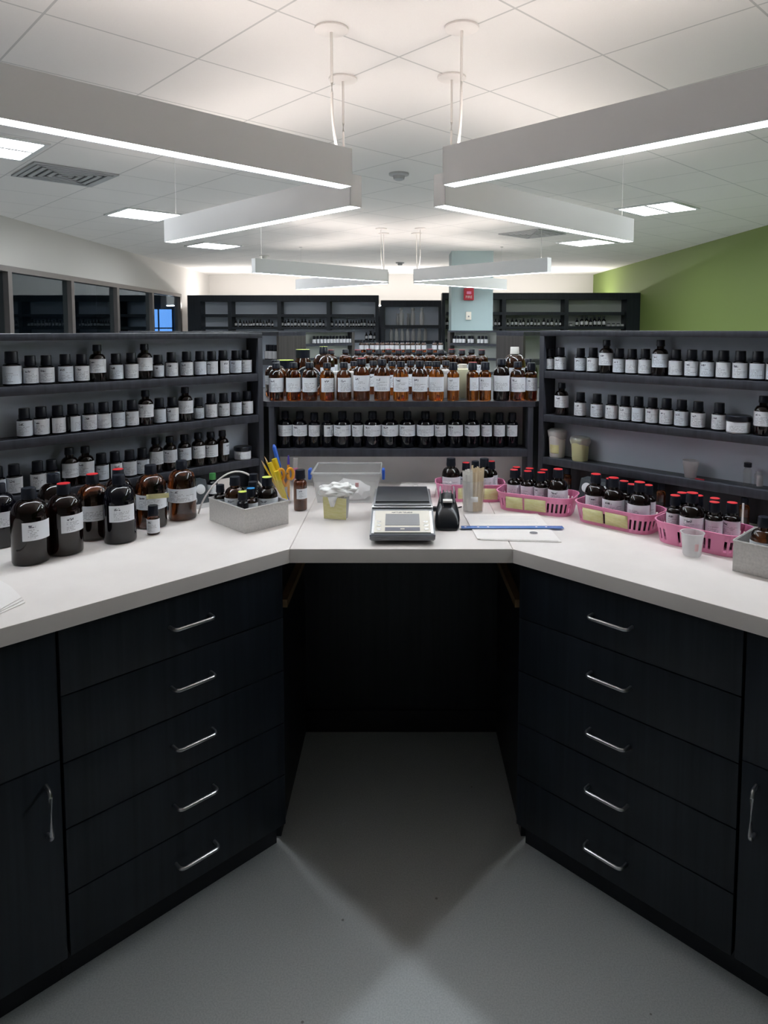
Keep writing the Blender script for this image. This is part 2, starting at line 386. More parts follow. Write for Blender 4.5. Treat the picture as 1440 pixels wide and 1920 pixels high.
def vent(x, y, label):
    t = thing('air_vent', label, 'vent', (x, y, ZC), GROT, 'ceiling air vents')
    s = .292; bm = B()
    for a, b2, c, d2 in ((-s, s, -s, -s+.025), (-s, s, s-.025, s), (-s, -s+.025, -s+.025, s-.025), (s-.025, s, -s+.025, s-.025)): box(bm, a, b2, c, d2, -.012, -.001)
    obj('vent_frame', bm, M['vent'], t)
    bm = B(); box(bm, -s+.025, s-.025, -s+.025, s-.025, -.002, -.0005); obj('backing', bm, M['vent_dark'], t)
    for k in range(5):
        bm = B(); r = .245-k*.052
        rm = []
        for sg in (-1, 1):
            box(bm, -r, r, sg*r-.016, sg*r+.016, -.016, -.006); box(bm, sg*r-.016, sg*r+.016, -r, r, -.016, -.006)
        obj('louvre', bm, M['vent'], t)
vent(-2.534, 5.247, 'grey square air vent in ceiling near the window side lights')
vent(1.601, 8.431, 'grey square air vent in ceiling toward the green wall')
for x, y, l in ((-.016, 5.21, 'white round smoke detector on the ceiling between the light bars'), (-.019, 12.06, 'tiny distant smoke detector on the ceiling before the back wall'), (-2.167, 10.93, 'tiny white ceiling sensor beside the distant light bar on window side')):
    t = thing('smoke_detector', l, 'smoke detector', (x, y, ZC))
    bm = B(); lathe(bm, [(0, 0), (.075, 0), (.075, -.014), (.05, -.02), (0, -.02)], 24); obj('base', bm, M['vent'] if x > -1 else M['cap_white'], t)
    bm = B(); lathe(bm, [(.045, -.02), (.04, -.045), (.025, -.052), (0, -.052)], 20); obj('sensor', bm, M['vent'] if x > -1 else M['cap_white'], t)
# pendant light bars
ZB, FH, FW, FL = 2.090, .146, .071, 1.86
def pendant(x, y, sx, sy, canx, cany, label, wire=1.76, FL=1.845):
    rz = math.atan2(sy*K, sx*K)
    t = thing('pendant_light_bar', label, 'pendant light', (x, y, ZB), rz, 'pendant light bars')
    w = FW/2; bm = B()
    box(bm, 0, FL, -w, -w+.004, 0, FH); box(bm, 0, FL, w-.004, w, 0, FH); box(bm, 0, .004, -w, w, 0, FH); box(bm, FL-.004, FL, -w, w, 0, FH)
    box(bm, .004, FL-.004, -w+.004, w-.004, .07, .075)
    obj('housing', bm, M['white_paint'], t)
    bm = B(); box(bm, .006, FL-.006, -w+.005, w-.005, .003, .008); obj('diffuser', bm, M['diff'], t)
    bm = B(); box(bm, .02, FL-.02, -w+.006, w-.006, FH-.006, FH-.002); obj('uplight_lens', bm, M['upl'], t)
    # world offset of canopy to local
    dx, dy = canx-x, cany-y; lx = dx*math.cos(rz)+dy*math.sin(rz); ly = -dx*math.sin(rz)+dy*math.cos(rz)
    zt = ZC-ZB
    bm = B(); lathe(bm, [(0, zt-.001), (.066, zt-.001), (.066, zt-.008), (.05, zt-.014), (0, zt-.014)], 28, (lx, ly, 0)); obj('canopy', bm, M['cord'], t)
    bm = B(); p0 = Vector((lx, ly, zt-.014)); p1 = Vector((.045, 0, FH-.02)); pts = []
    for i in range(13):
        s = i/12; e = max(0, (s-.55)/.45)**2
        pts.append((p0.x+(p1.x-p0.x)*e, p0.y+(p1.y-p0.y)*e, p0.z+(p1.z-p0.z)*s))
    tube(bm, pts, .0055, 8); obj('power_cord', bm, M['cord'], t)
    bm = B(); tube(bm, [(wire if wire else FL*.9, 0, FH-.02), (wire, 0, zt-.002)], .0016, 6)
    lathe(bm, [(0, zt-.001), (.02, zt-.001), (.02, zt-.008), (0, zt-.008)], 14, (wire, 0, 0)); obj('suspension_wire', bm, M['wire'], t)
pendant(-0.2185, 2.7836, -1, -1, -0.2704, 2.7459, 'long white pendant light bar over the window side counter arm', 2.17, 2.28)
pendant(0.1884, 2.7553, 1, -1, 0.2346, 2.7318, 'long white pendant light bar over the counter arm on green wall side', 2.17, 2.28)
pendant(-0.2091, 3.2122, -1, 1, -0.2704, 3.2734, 'second white pendant light bar, receding toward the windows', 1.75)
pendant(0.1762, 3.1934, 1, 1, 0.2346, 3.2546, 'second white pendant light bar, receding toward the green wall', 1.75)
pendant(-0.1790, 8.2331, -1, -1, -0.2308, 8.0070, 'distant pendant light bar on window side, coming toward the viewer', 1.75)
pendant(0.1696, 8.1577, 1, -1, 0.2214, 7.9976, 'distant pendant light bar on green wall side, coming toward the viewer', 1.75)
pendant(-0.1790, 8.5534, -1, 1, -0.2119, 8.4026, 'most distant pendant light bar, receding on the window side')
pendant(0.1790, 8.5251, 1, 1, 0.1884, 8.4026, 'most distant pendant light bar, receding past the blue column')

# ------------------------------------------------------------------ bottle kit
CACHE = {}
def round_profile(r, hb, hs, rn, hn):
    """hb: straight body height, hs: shoulder top, rn neck radius, hn neck top"""
    e = min(.006, r*.18)
    p = [(0, .0015), (r*.75, .0015), (r*.8, 0), (r-e, 0), (r-e*.3, e*.3), (r, e), (r, hb)]
    for i in range(1, 8):
        t = i/7*PI/2
        p.append((rn+(r-rn)*math.cos(t), hb+(hs-hb)*math.sin(t)))
    p += [(rn, hn), (0, hn)]
    return p
# kind: r, body, shoulder, neck r, neck top, cap r, cap z0, cap z1, label z0, z1, label span(deg)
KIND = {
 'S': (.0215, .050, .058, .0125, .066, .0158, .0585, .089, .006, .052, 170),
 's': (.0185, .043, .052, .0120, .058, .0150, .0525, .080, .006, .044, 150),
 'T': (.0255, .066, .090, .0120, .104, .0138, .0985, .119, .029, .073, 160),
 'T2': (.0235, .068, .090, .0120, .104, .0138, .0985, .119, .030, .074, 160),
 'W': (.0335, .078, .108, .0150, .118, .0170, .113, .1405, .046, .089, 165),
 'N': (.0225, .088, .100, .0125, .108, .0155, .106, .135, .044, .088, 150),
 'H': (.0310, .088, .118, .0150, .128, .0170, .124, .145, .034, .088, 150),
 'HN': (.0245, .094, .108, .0140, .116, .0175, .112, .141, .038, .086, 140),
 'L': (.0460, .120, .166, .0170, .174, .0185, .168, .196, .066, .114, 95),
 'LW': (.0460, .120, .166, .0170, .174, .0185, .168, .196, .062, .108, 165),
 'P': (.0228, .078, .092, .0120, .104, .0145, .099, .126, .038, .078, 165),
 'Q': (.0330, .082, .112, .0150, .122, .0165, .119, .146, .038, .082, 165),
 'V': (.0320, .120, .146, .0150, .156, .0170, .152, .172, .050, .100, 150),
 'X': (.0180, .072, .084, .0110, .092, .0140, .088, .112, .034, .062, 110),
}
def bottle_meshes(kind, glass, lab):
    key = (kind, glass, lab)
    if key in CACHE: return CACHE[key]
    r, hb, hs, rn, hn, cr, c0, c1, l0, l1, sp = KIND[kind]
    bm = B(); lathe(bm, round_profile(r, hb, hs, rn, hn), 32); body = mesh('glass_body', bm, M[glass])
    bm = B(); prof = [(rn+.0004, c0), (cr, c0), (cr, c0+(c1-c0)*.35), (cr*.97, c0+(c1-c0)*.4), (cr*.95, c1-.0015), (cr*.9, c1), (0, c1)]
    lathe(bm, prof, 28); cap = mesh('cap', bm, M['cap'])
    bm = B(); st = []
    lathe(bm, [(cr*.9, c1+.0003), (cr*.88, c1+.001), (0, c1+.001)], 24); stk = bm
    stickers = {}
    bm2 = B(); hw = math.radians(sp)/2; n = 18; rr = r+.0007
    uvl = bm2.loops.layers.uv.new('UVMap')
    cols = []
    for i in range(n+1):
        a = -PI/2-hw+2*hw*i/n
        cols.append([bm2.verts.new((rr*math.cos(a), rr*math.sin(a), z)) for z in (l0, l1)]+[i/n])
    for A, Bq in zip(cols, cols[1:]):
        f = bm2.faces.new((A[0], Bq[0], Bq[1], A[1]))
        for lp, uv in zip(f.loops, ((A[2], 0), (Bq[2], 0), (Bq[2], 1), (A[2], 1))): lp[uvl].uv = uv
    label = mesh('label', bm2, M[lab], recalc=False)
    smesh = bpy.data.meshes.new('cap_sticker'); stk.to_mesh(smesh); stk.free()
    CACHE[key] = (body, cap, label, smesh)
    return CACHE[key]
STK = {}
def sticker_mesh(kind, col):
    key = (kind, col)
    if key not in STK:
        cr, c1 = KIND[kind][5], KIND[kind][7]
        bm = B(); lathe(bm, [(cr*.93, c1+.0002), (cr*.92, c1+.0012), (0, c1+.0012)], 24); STK[key] = mesh('cap_sticker', bm, M[col])
    return STK[key]
CAPW = {}
def bottle(kind, loc, label, group, glass='black_glass', lab='label', turn=0., sc_=1., sticker=None, name='bottle', cap=None, nolabel=False, zs=1.):
    body, capm, lm, _ = bottle_meshes(kind, glass, lab)
    a = math.atan2(-loc[0], loc[1])+math.radians(turn)      # label faces the aisle
    t = thing(name, label, 'bottle', loc, a, group)
    t.scale = (sc_, sc_, sc_*zs)
    put('glass_body', body, t)
    if cap:
        if (kind, cap) not in CAPW:
            q = capm.copy(); q.materials[0] = M[cap]; CAPW[(kind, cap)] = q
        c = put('cap', CAPW[(kind, cap)], t)
    else: c = put('cap', capm, t)
    if not nolabel: put('label', lm, t)
    if sticker: put('cap_sticker', sticker_mesh(kind, sticker), c)
    return t
JM = {}
def jar(loc, label, group, sc_=1.):
    if not JM:
        bm = B(); lathe(bm, [(0, 0), (.029, 0), (.031, .003), (.031, .031), (.028, .034), (0, .034)], 32); JM['b'] = mesh('jar_body', bm, M['label_plain'])
        bm = B(); lathe(bm, [(.0325, .034), (.033, .035), (.033, .047), (.031, .0485), (0, .0485)], 32); JM['l'] = mesh('lid', bm, M['cap'])
        bm = B(); uvl = bm.loops.layers.uv.new('UVMap'); cols = []
        for i in range(19):
            a = -PI/2-1.2+2.4*i/18; cols.append([bm.verts.new((.0317*math.cos(a), .0317*math.sin(a), z)) for z in (.004, .031)]+[i/18])
        for A, Bq in zip(cols, cols[1:]):
            f = bm.faces.new((A[0], Bq[0], Bq[1], A[1]))
            for lp, uv in zip(f.loops, ((A[2], 0), (Bq[2], 0), (Bq[2], 1), (A[2], 1))): lp[uvl].uv = uv
        JM['p'] = mesh('label', bm, M['label'], recalc=False)
    a = math.atan2(-loc[0], loc[1]); t = thing('jar', label, 'jar', loc, a, group); t.scale = (sc_,)*3
    put('jar_body', JM['b'], t); put('lid', JM['l'], t); put('label', JM['p'], t)

# ------------------------------------------------------------------ furniture
ZT, TT = .914, .040
def world_poly(S, pts): return [tuple(wpt(S, a, b)[:2]) for a, b in pts]
BK = .745
wt = thing('worktop', 'white worktop of the centre bay carrying the balance', 'worktop', (0, 0, 0))
bm = B(); prism(bm, [(-HX+.0008, HY), (HX-.0008, HY), (HX-.0008, 2.70), (-HX+.0008, 2.70)], ZT-TT, ZT, bev=.003); obj('slab', bm, M['top'], wt)
for S, nm in ((-1, 'window side'), (1, 'green wall side')):
    t = thing('worktop', 'long white worktop of the angled arm on the %s' % nm, 'worktop')
    aa = (BK*K+HY-2.70)/K
    p = [(S*HX, HY), tuple(wpt(S, 2.1, 0)[:2]), tuple(wpt(S, 2.1, BK)[:2]), tuple(wpt(S, aa, BK)[:2]), (S*HX, 2.70)]
    bm = B(); prism(bm, p, ZT-TT, ZT, bev=.003); obj('slab', bm, M['top'], t)

def handle_mesh(length, vertical=False):
    bm = B(); h = length/2; o = .03; r = .0045
    pts = [(-h, 0, 0)]
    for i in range(5): a = i/4*PI/2; pts.append((-h+.012*(1-math.cos(a)), -o+.012-.012*math.sin(a), 0))
    for i in range(5): a = PI/2-i/4*PI/2; pts.append((h-.012*(1-math.cos(a)), -o+.012-.012*math.sin(a), 0))
    pts.append((h, 0, 0))
    if vertical: pts = [(0, y, x) for x, y, z in pts]
    tube(bm, pts, r, 10)
    return mesh('handle', bm, M['metal'])
HM, HV = handle_mesh(.108), handle_mesh(.112, True)
ZD = [.870, .714, .5595, .405, .2505, .10]
for S, nm in ((-1, 'window side'), (1, 'green wall side')):
    rz = -S*PI/4; P0 = (S*HX, HY, 0)
    def X(a0, a1): return (min(S*a0, S*a1), max(S*a0, S*a1))
    t = thing('drawer_cabinet', 'black wood-grain base cabinet of five drawers on the %s' % nm, 'cabinet', P0, rz, 'base cabinets under the worktops')
    bm = B(); x0, x1 = X(.012, .603); box(bm, x0, x1, .042, .66, .10, ZT-TT-.001); obj('carcass', bm, M['lam'], t)
    bm = B(); x0, x1 = X(-.002, .603); box(bm, x0, x1, .085, .66, 0, .0995); obj('toe_kick', bm, M['toe'], t)
    for i in range(5):
        bm = B(); x0, x1 = X(.010, .6015); box(bm, x0, x1, .020, .0415, ZD[i+1]+.0015, ZD[i]-.0015, .0012)
        d_ = obj('drawer', bm, M['lam'], t)
        put('handle', HM, d_, (S*.292, .0195, [.793, .639, .486, .331, .1755][i]))
    t = thing('door_cabinet', 'black wood-grain base cabinet with a door on the %s, cut by the frame' % nm, 'cabinet', P0, rz, 'base cabinets under the worktops')
    bm = B(); x0, x1 = X(.6075, 1.20); box(bm, x0, x1, .042, .66, .10, ZT-TT-.001); obj('carcass', bm, M['lam'], t)
    bm = B(); x0, x1 = X(.6035, 1.2); box(bm, x0, x1, .085, .66, 0, .10); obj('toe_kick', bm, M['toe'], t)
    bm = B(); x0, x1 = X(.6085, 1.199); box(bm, x0, x1, .020, .0415, .5735, .8685, .0012); obj('drawer', bm, M['lam'], t)
    bm = B(); x0, x1 = X(.6085, 1.199); box(bm, x0, x1, .020, .0415, .1015, .5705, .0012); dd = obj('door', bm, M['lam'], t)
    put('handle', HV, dd, (S*.640, .0195, .472))
    t = thing('door_cabinet', 'end base cabinet beyond the door cabinet on the %s' % nm, 'cabinet', P0, rz, 'base cabinets under the worktops')
    bm = B(); x0, x1 = X(1.2035, 2.05); box(bm, x0, x1, .042, .66, .10, ZT-TT-.001); obj('carcass', bm, M['lam'], t)
    bm = B(); x0, x1 = X(1.2035, 2.05); box(bm, x0, x1, .020, .0415, .1015, .8685, .0012); obj('door', bm, M['lam'], t)
    bm = B(); x0, x1 = X(1.2035, 2.05); box(bm, x0, x1, .085, .66, 0, .10); obj('toe_kick', bm, M['toe'], t)
kn = thing('knee_space_panel', 'black panelled knee space under the centre worktop', 'panel')
bm = B(); box(bm, -.3605, .3605, 2.494, 2.512, 0, ZT-TT-.001); obj('back_panel', bm, M['lam'], kn)
bm = B(); box(bm, -.3605, .3605, 2.4825, 2.4935, 0, .085); obj('base_strip', bm, M['toe'], kn)
for s in (-1, 1):
    bm = B(); x0, x1 = sorted((s*.361, s*.377)); box(bm, x0, x1, 1.948, 2.512, 0, ZT-TT-.001); obj('side_panel', bm, M['lam'], kn)
    bm = B(); x0, x1 = sorted((s*.338, s*.3605)); box(bm, x0, x1, 1.97, 2.42, .700, .724); obj('cleat', bm, M['cleat'], kn)

# shelf arms
AE, BF = -.36, .66
ZL = {-1: (1.511, 1.357, 1.2005, 1.034), 1: (1.519, 1.368, 1.203, 1.040)}
TH = .027
for S, nm in ((-1, 'window side'), (1, 'green wall side')):
    rz = -S*PI/4; P0 = (S*HX, HY, 0); z = ZL[S]
    t = thing('shelf_unit', 'dark open shelf unit rising along the angled worktop on the %s' % nm, 'shelf', P0, rz)
    def X(a0, a1): return (min(S*a0, S*a1), max(S*a0, S*a1))
    bm = B(); x0, x1 = X(AE, 2.1); box(bm, x0, x1, BF, BF+.19, z[0]-.020, z[0], .001); obj('top_board', bm, M['lam_brown'], t)
    bm = B(); x0, x1 = X(AE, AE+.020); box(bm, x0, x1, BF, BF+.19, ZT+.0005, z[0]-.0205, .001); obj('end_panel', bm, M['lam_brown'], t)
    bm = B(); x0, x1 = X(2.08, 2.1); box(bm, x0, x1, BF, BF+.19, ZT+.0005, z[0]-.0205); obj('end_panel', bm, M['lam_brown'], t)
    for i in (1, 2, 3):
        bm = B(); x0, x1 = X(AE+.0205, 2.0795); box(bm, x0, x1, BF+.002, BF+.0785, z[i]-TH, z[i], .001); obj('shelf', bm, M['lam_brown'], t)
    bm = B(); x0, x1 = X(AE+.0205, 2.0795); box(bm, x0, x1, BF+.079, BF+.091, z[3]-TH, z[0]-.0205); obj('back_panel', bm, M['back'], t)
    bm = B(); box(bm, x0, x1, BF+.079, BF+.091, ZT+.0005, z[3]-TH-.0005); obj('lower_panel', bm, M['lam'], t)
# centre hutch and hub
ch = thing('shelf_unit', 'low dark shelf unit across the centre bay, topped with amber bottles', 'shelf')
bm = B(); prism(bm, [(-.5115, 2.59), (.5115, 2.59), (.640, 2.735), (.640, 3.565), (.51, 3.70), (-.51, 3.70), (-.640, 3.565), (-.640, 2.735)], 1.229, 1.249); obj('top_board', bm, M['lam_brown'], ch)
bm = B(); box(bm, -.4850, .4850, 2.592, 2.703, 1.036, 1.064, .001); obj('shelf', bm, M['lam_brown'], ch)
for s in (-1, 1):
    bm = B(); x0, x1 = sorted((s*.4855, s*.506)); box(bm, x0, x1, 2.592, 2.715, ZT+.0005, 1.2285, .001); obj('side_panel', bm, M['lam_brown'], ch)
bm = B(); box(bm, -.4850, .4850, 2.7035, 2.714, ZT-.05, 1.2285); obj('back_panel', bm, M['splash'], ch)
bm = B(); box(bm, -.505, .505, 3.585, 3.60, 0, 1.2285); box(bm, -.625, -.61, 2.75, 3.56, 0, 1.2285); box(bm, .61, .625, 2.75, 3.56, 0, 1.2285); obj('core_panel', bm, M['lam'], ch)

# far arms of the first cluster (end panel and the face toward the side bay)
for s, nm in ((-1, 'window side'), (1, 'green wall side')):
    # local frame: x along arm (outwards and away), y = across
    base = Vector((s*.515, 3.695, 0)); rz = math.atan2(K, s*K)
    t = thing('shelf_unit', 'brown-ended shelf unit receding behind the centre bottles on the %s' % nm, 'shelf', base, rz)
    q = -1 if s > 0 else 1      # sign of local y toward the side bay
    def Yq(a, b_): return (min(q*a, q*b_), max(q*a, q*b_))
    y0, y1 = Yq(0, .175)
    bm = B(); box(bm, 0, .02, y0, y1, 0, 1.490); obj('end_panel', bm, M['wood_end'], t)
    bm = B(); box(bm, 0, 2.0, y0, y1, 1.4905, 1.511); obj('top_board', bm, M['lam_brown'], t)
    y0, y1 = Yq(.082, .094)
    bm = B(); box(bm, .0205, 2.0, y0, y1, 0, 1.490); obj('back_panel', bm, M['back'] if s < 0 else M['back_green'], t)
    y0, y1 = Yq(.0945, .173)
    for zz in (1.36, 1.20, 1.04):
        bm = B(); box(bm, .0205, 2.0, y0, y1, zz-TH, zz); obj('shelf', bm, M['lam_brown'], t)
# second cluster: near arms with shelves toward us, low centre unit
C2 = 8.17
for s, nm in ((-1, 'window side'), (1, 'green wall side')):
    base = Vector((s*.555, C2, 0)); rz = math.atan2(-K, s*K)
    t = thing('shelf_unit', 'distant shelf arm of the second counter cluster on the %s' % nm, 'shelf', base, rz)
    q = 1 if s > 0 else -1      # local y into the partition
    def Yq(a, b_): return (min(q*a, q*b_), max(q*a, q*b_))
    y0, y1 = Yq(0, .19); bm = B(); box(bm, 0, .04, y0, y1, 0, 1.490); obj('end_panel', bm, M['wood_end'], t)
    bm = B(); box(bm, 0, 2.0, y0, y1, 1.4905, 1.511); obj('top_board', bm, M['lam_brown'], t)
    y0, y1 = Yq(.08, .092); bm = B(); box(bm, .0405, 2.0, y0, y1, 0, 1.490); obj('back_panel', bm, M['back_green'], t)
    y0, y1 = Yq(.002, .0795)
    for zz in (1.36, 1.20, 1.04):
        bm = B(); box(bm, .0405, 2.0, y0, y1, zz-TH, zz); obj('shelf', bm, M['lam_brown'], t)
t = thing('shelf_unit', 'distant low shelf unit at the heart of the second counter cluster', 'shelf')
bm = B(); box(bm, -.55, .55, C2, C2+.9, 1.229, 1.249); obj('top_board', bm, M['lam_brown'], t)
bm = B(); box(bm, -.55, .55, C2+.1, C2+.12, 0, 1.2285); obj('back_panel', bm, M['lam'], t)
# back wall shelving
def back_unit(x0, x1, Y, top, divs, nm, endw):
    t = thing('wall_shelving', nm, 'shelf', (0, 0, 0))
    dp = .32
    bm = B(); box(bm, x0, x1, Y, Y+dp, top-.11, top); obj('top_board', bm, M['lam'], t)
    bm = B(); box(bm, x0, x0+endw[0], Y, Y+dp, 0, top-.1105); obj('end_panel', bm, M['lam'], t)
    bm = B(); box(bm, x1-endw[1], x1, Y, Y+dp, 0, top-.1105); obj('end_panel', bm, M['lam'], t)
    for dv in divs:
        bm = B(); box(bm, dv-.035, dv+.035, Y, Y+dp, 0, top-.1105); obj('divider', bm, M['lam'], t)
    bm = B(); box(bm, x0+endw[0], x1-endw[1], Y+dp-.02, Y+dp, .1, top-.1105); obj('back_panel', bm, M['back'] if x0 < 0 else M['back_green'], t)
    return t
def px2x(u, v, Y): return ony(u, v, Y).x
YL_, YR_, YM_ = 12.53, 11.78, 12.48
topL = ony(500, 553.5, YL_).z; topR = ony(1000, 549, YR_).z; topM = ony(770, 563, YM_).z
dL = [px2x(u, 600, YL_) for u in (431, 523.5, 616)]
back_unit(px2x(352, 600, YL_), px2x(710, 600, YL_), YL_, topL, dL, 'tall dark shelving at the back on the window side, tiny bottles on it', (.24, .06))
dR = [px2x(u, 600, YR_) for u in (945, 1062)]
back_unit(px2x(829, 600, YR_), px2x(1201, 600, YR_), YR_, topR, dR, 'tall dark shelving at the back beside the green wall', (.05, .24))
t = back_unit(px2x(714, 600, YM_), px2x(831, 600, YM_), YM_, topM, [], 'lower dark cabinet between the back shelvings holding clear flasks', (.07, .07))
zsh = {}
def bshelf(Y, v, x0, x1, nm_t, th=.05):
    zz = ony(760, v, Y).z; bm = B(); box(bm, x0, x1, Y+.01, Y+.30, zz-th, zz); obj('shelf', bm, M['lam'], nm_t); return zz
things = [o for o in bpy.data.objects if o.name.startswith('wall_shelving') and o.parent is None]
tL, tR, tM = things[0], things[1], things[2]
eL = [px2x(352, 600, YL_)+.24]+dL+[px2x(710, 600, YL_)-.06]
for a, b_ in zip(eL, eL[1:]):
    zs0 = bshelf(YL_, 589, a+.036, b_-.036, tL); zs1 = bshelf(YL_, 612.5, a+.036, b_-.036, tL); zs2 = bshelf(YL_, 637.5, a+.036, b_-.036, tL)
eR = [px2x(829, 600, YR_)+.05]+dR+[px2x(1201, 600, YR_)-.24]
for a, b_ in zip(eR, eR[1:]):
    bshelf(YR_, 585, a+.036, b_-.036, tR); zr1 = bshelf(YR_, 611.5, a+.036, b_-.036, tR); bshelf(YR_, 636, a+.036, b_-.036, tR)
zm1 = bshelf(YM_, 609.5, px2x(714, 600, YM_)+.07, px2x(831, 600, YM_)-.07, tM, .06); zm2 = bshelf(YM_, 639, px2x(714, 600, YM_)+.07, px2x(831, 600, YM_)-.07, tM, .06)
# cove strip that washes the back wall
cs = thing('cove_light', 'long lit strip on top of the back shelving washing the wall', 'light')
bm = B(); box(bm, -4.0, 4.0, 13.5, 13.56, 1.98, 2.0); obj('lit_strip', bm, M['glow'], cs)
bm = B(); box(bm, -4.05, 4.05, 13.4, 13.65, 0, 1.979); obj('ledge', bm, M['lam'], cs)

# ------------------------------------------------------------------ shelf bottles
def name_pos(i, n):
    return ORD[i] if i < 20 else str(i+1)+'th'
def wing_row(S, shelf, items, where, group):
    """items: (pixel x, kind, label turn[, scale]) in order from the inner post outwards"""
    n = len(items)
    for i, it in enumerate(items):
        u, k, tn = it[:3]; s_ = it[3] if len(it) > 3 else 1.
        b_ = BF+.036 if k in 'Ss' else BF+.036
        v = 700
        a = onwing(S, u, [0, 690, 780, 880][shelf], b_)
        p = wpt(S, a, b_, ZL[S][shelf]+.0005)
        if k == 'J':
            jar(p, 'white jar with black lid, %s from the post %s' % (name_pos(i, n), where), group, s_); continue
        kd = {'S': 'small stout black-capped bottle', 's': 'smallest black-capped bottle', 'T': 'taller round-shouldered brown bottle', 'T2': 'taller slim brown bottle'}[k]
        bottle(k, p, '%s, %s from the post %s' % (kd, name_pos(i, n), where), group, glass='amber_dark' if k[0] == 'T' else 'black_glass', lab='label' if (i*7+S) % 3 else 'label_blue', turn=tn, sc_=s_*(1+R.uniform(-.015, .015)))
rowL1 = [(461, 'S', 0), (442, 'S', 5), (418, 'S', 62), (397, 'S', 5), (375, 'S', 18), (350, 'S', 5), (321.5, 'S', 18), (296.5, 's', 12), (271.5, 'T', 0), (246.5, 'S', 4), (217.5, 'S', 5), (183, 'T', -4), (153.5, 'S', 8), (122.5, 'S', 8), (87, 'S', 5), (57, 'S', 12), (22, 'S', 5, 1.14)]
rowL2 = [(463.5, 'S', 0), (442, 'S', 5), (419.5, 'S', 2), (396, 'S', 0), (372.5, 's', 15), (348, 'T', 10), (323, 'S', 2), (299, 'S', 4), (273.5, 'T', -3), (247.5, 'S', -3), (221, 'S', 4), (194.5, 'S', 2), (167.5, 'S', 12), (136.5, 'S', 68), (108, 'S', 38), (77, 'S', 2), (45.5, 'S', 8)]
rowL3 = [(455.5, 'J', 0), (418, 'T2', 85), (396, 'T', 0), (372.5, 'T2', 8), (346.5, 'T2', 3), (319.5, 'T2', 4), (293, 'T2', 25), (267.5, 'S', 2), (243.5, 'S', 4), (216, 'S', 48), (190.5, 'S', 2), (161, 'T', -3), (131, 'T', 22), (97, 'S', 10), (70.5, 'S', 14), (26, 'S', 15), (-6, 'S', 10)]
wing_row(-1, 1, rowL1, 'on the window side top shelf', 'bottles on the window side top shelf')
wing_row(-1, 2, rowL2, 'on the window side middle shelf', 'bottles on the window side middle shelf')
wing_row(-1, 3, rowL3, 'on the window side bottom shelf', 'bottles on the window side bottom shelf')
rowR1 = [(1031.5, 's', -5, 1.0), (1050.5, 'S', 0), (1088.5, 'S', 0, .98), (1112, 'S', -8), (1136.5, 'T', -4), (1161, 'S', 0), (1185, 'S', 0), (1209.5, 'S', 0), (1237.5, 'T', -4), (1267, 'S', -2), (1297, 'S', -2), (1326, 'S', 0), (1356.5, 'S', -2), (1388, 'S', -2), (1420.5, 'S', -4), (1452, 'S', 0)]
rowR2 = [(1052.5, 'T', -2), (1088, 'S', -2), (1119, 'S', -2), (1147, 'S', -2), (1172.5, 'S', -2), (1197, 'S', 0), (1223, 'S', 0), (1249.5, 'S', 0), (1278, 'S', -2), (1309, 'S', -2), (1348.5, 'S', -4), (1385, 'J', 0, 1.12), (1431, 'T', -4)]
wing_row(1, 1, rowR1, 'on the green wall side top shelf', 'bottles on the green wall side top shelf')
wing_row(1, 2, rowR2, 'on the green wall side middle shelf', 'bottles on the green wall side middle shelf')
# centre, dark lower shelf
cen = [(535, 'W', 0, .84), (562.5, 'W', -4, .86), (589.5, 'N', 0), (614, 'N', 40), (642, 'W', 0), (670.5, 'N', 0), (698.5, 'W', 0), (731.5, 'W', 0), (763.5, 'W', 0, .93), (797.5, 'W', 0), (825.5, 'N', 0), (854, 'W', -6, .88), (885, 'W', -6, .9), (912.5, 'N', -6, .95), (936.5, 'N', -6), (960.5, 'N', -14)]
for i, it in enumerate(cen):
    p = ony(it[0], 800, 2.592+.058); p.z = 1.0645
    bottle(it[1], p, '%s black bottle, %s from the window side on the dark centre shelf' % ('wide' if it[1] == 'W' else 'narrow', ORD[i]), 'black bottles on the centre shelf', 'black_glass', 'label', it[2], it[3] if len(it) > 3 else 1., zs=1/(it[3] if len(it) > 3 else 1.))
# centre, amber bottles on top
hub = [(518, 'H', 0, .93), (550.5, 'H', 0, .94), (581, 'H', 0, .94), (613.5, 'H', 25, .93), (645, 'H', 22, .94), (678, 'H', 0, 1.04), (716.5, 'H', 0, 1.02), (751.5, 'H', 8, .97), (787, 'H', 2, .98), (818, 'H', -2, .97), (849.5, 'HN', 8, .97), (886, 'HN', 45, .97), (909.5, 'HN', 0, .98), (940, 'H', -2, 1.03), (970.5, 'H', 5, .96), (996, 'HN', 5, .96)]
for i, it in enumerate(hub):
    p = ony(it[0], 720, 2.635); p.z = 1.2495
    g = ['amber_mid', 'amber', 'amber_mid', 'amber', 'amber_mid', 'amber_mid', 'amber_mid', 'amber', 'amber_mid', 'amber', 'amber', 'amber', 'amber', 'amber_dark', 'amber_mid', 'amber_mid'][i]
    bottle(it[1], p, '%s amber bottle, %s from the window side in the front centre row' % ('wide' if it[1] == 'H' else 'narrow', ORD[i]), 'amber bottles along the front of the centre top', g, 'label', it[2], it[3], sticker='red' if i in (5, 11) else None, zs=1.075)
bk = [(621, 0), (648, 0), (671, 0), (692, 0), (710, 0), (728.5, 1), (747.5, 1), (766.5, 0), (786, 0), (806, 1), (827, 0), (847, 1), (866, 0), (884, 1), (903, 0)]
for i, (u, r_) in enumerate(bk):
    p = ony(u, 680, 3.52 if i % 2 else 3.40); p.z = 1.2495
    bottle('V', p, 'amber bottle, %s from the window side in the rear centre row' % ORD[i], 'amber bottles in the rear row of the centre top', 'amber_mid', 'label', 0, 1., sticker='red' if i % 3 != 1 else None)
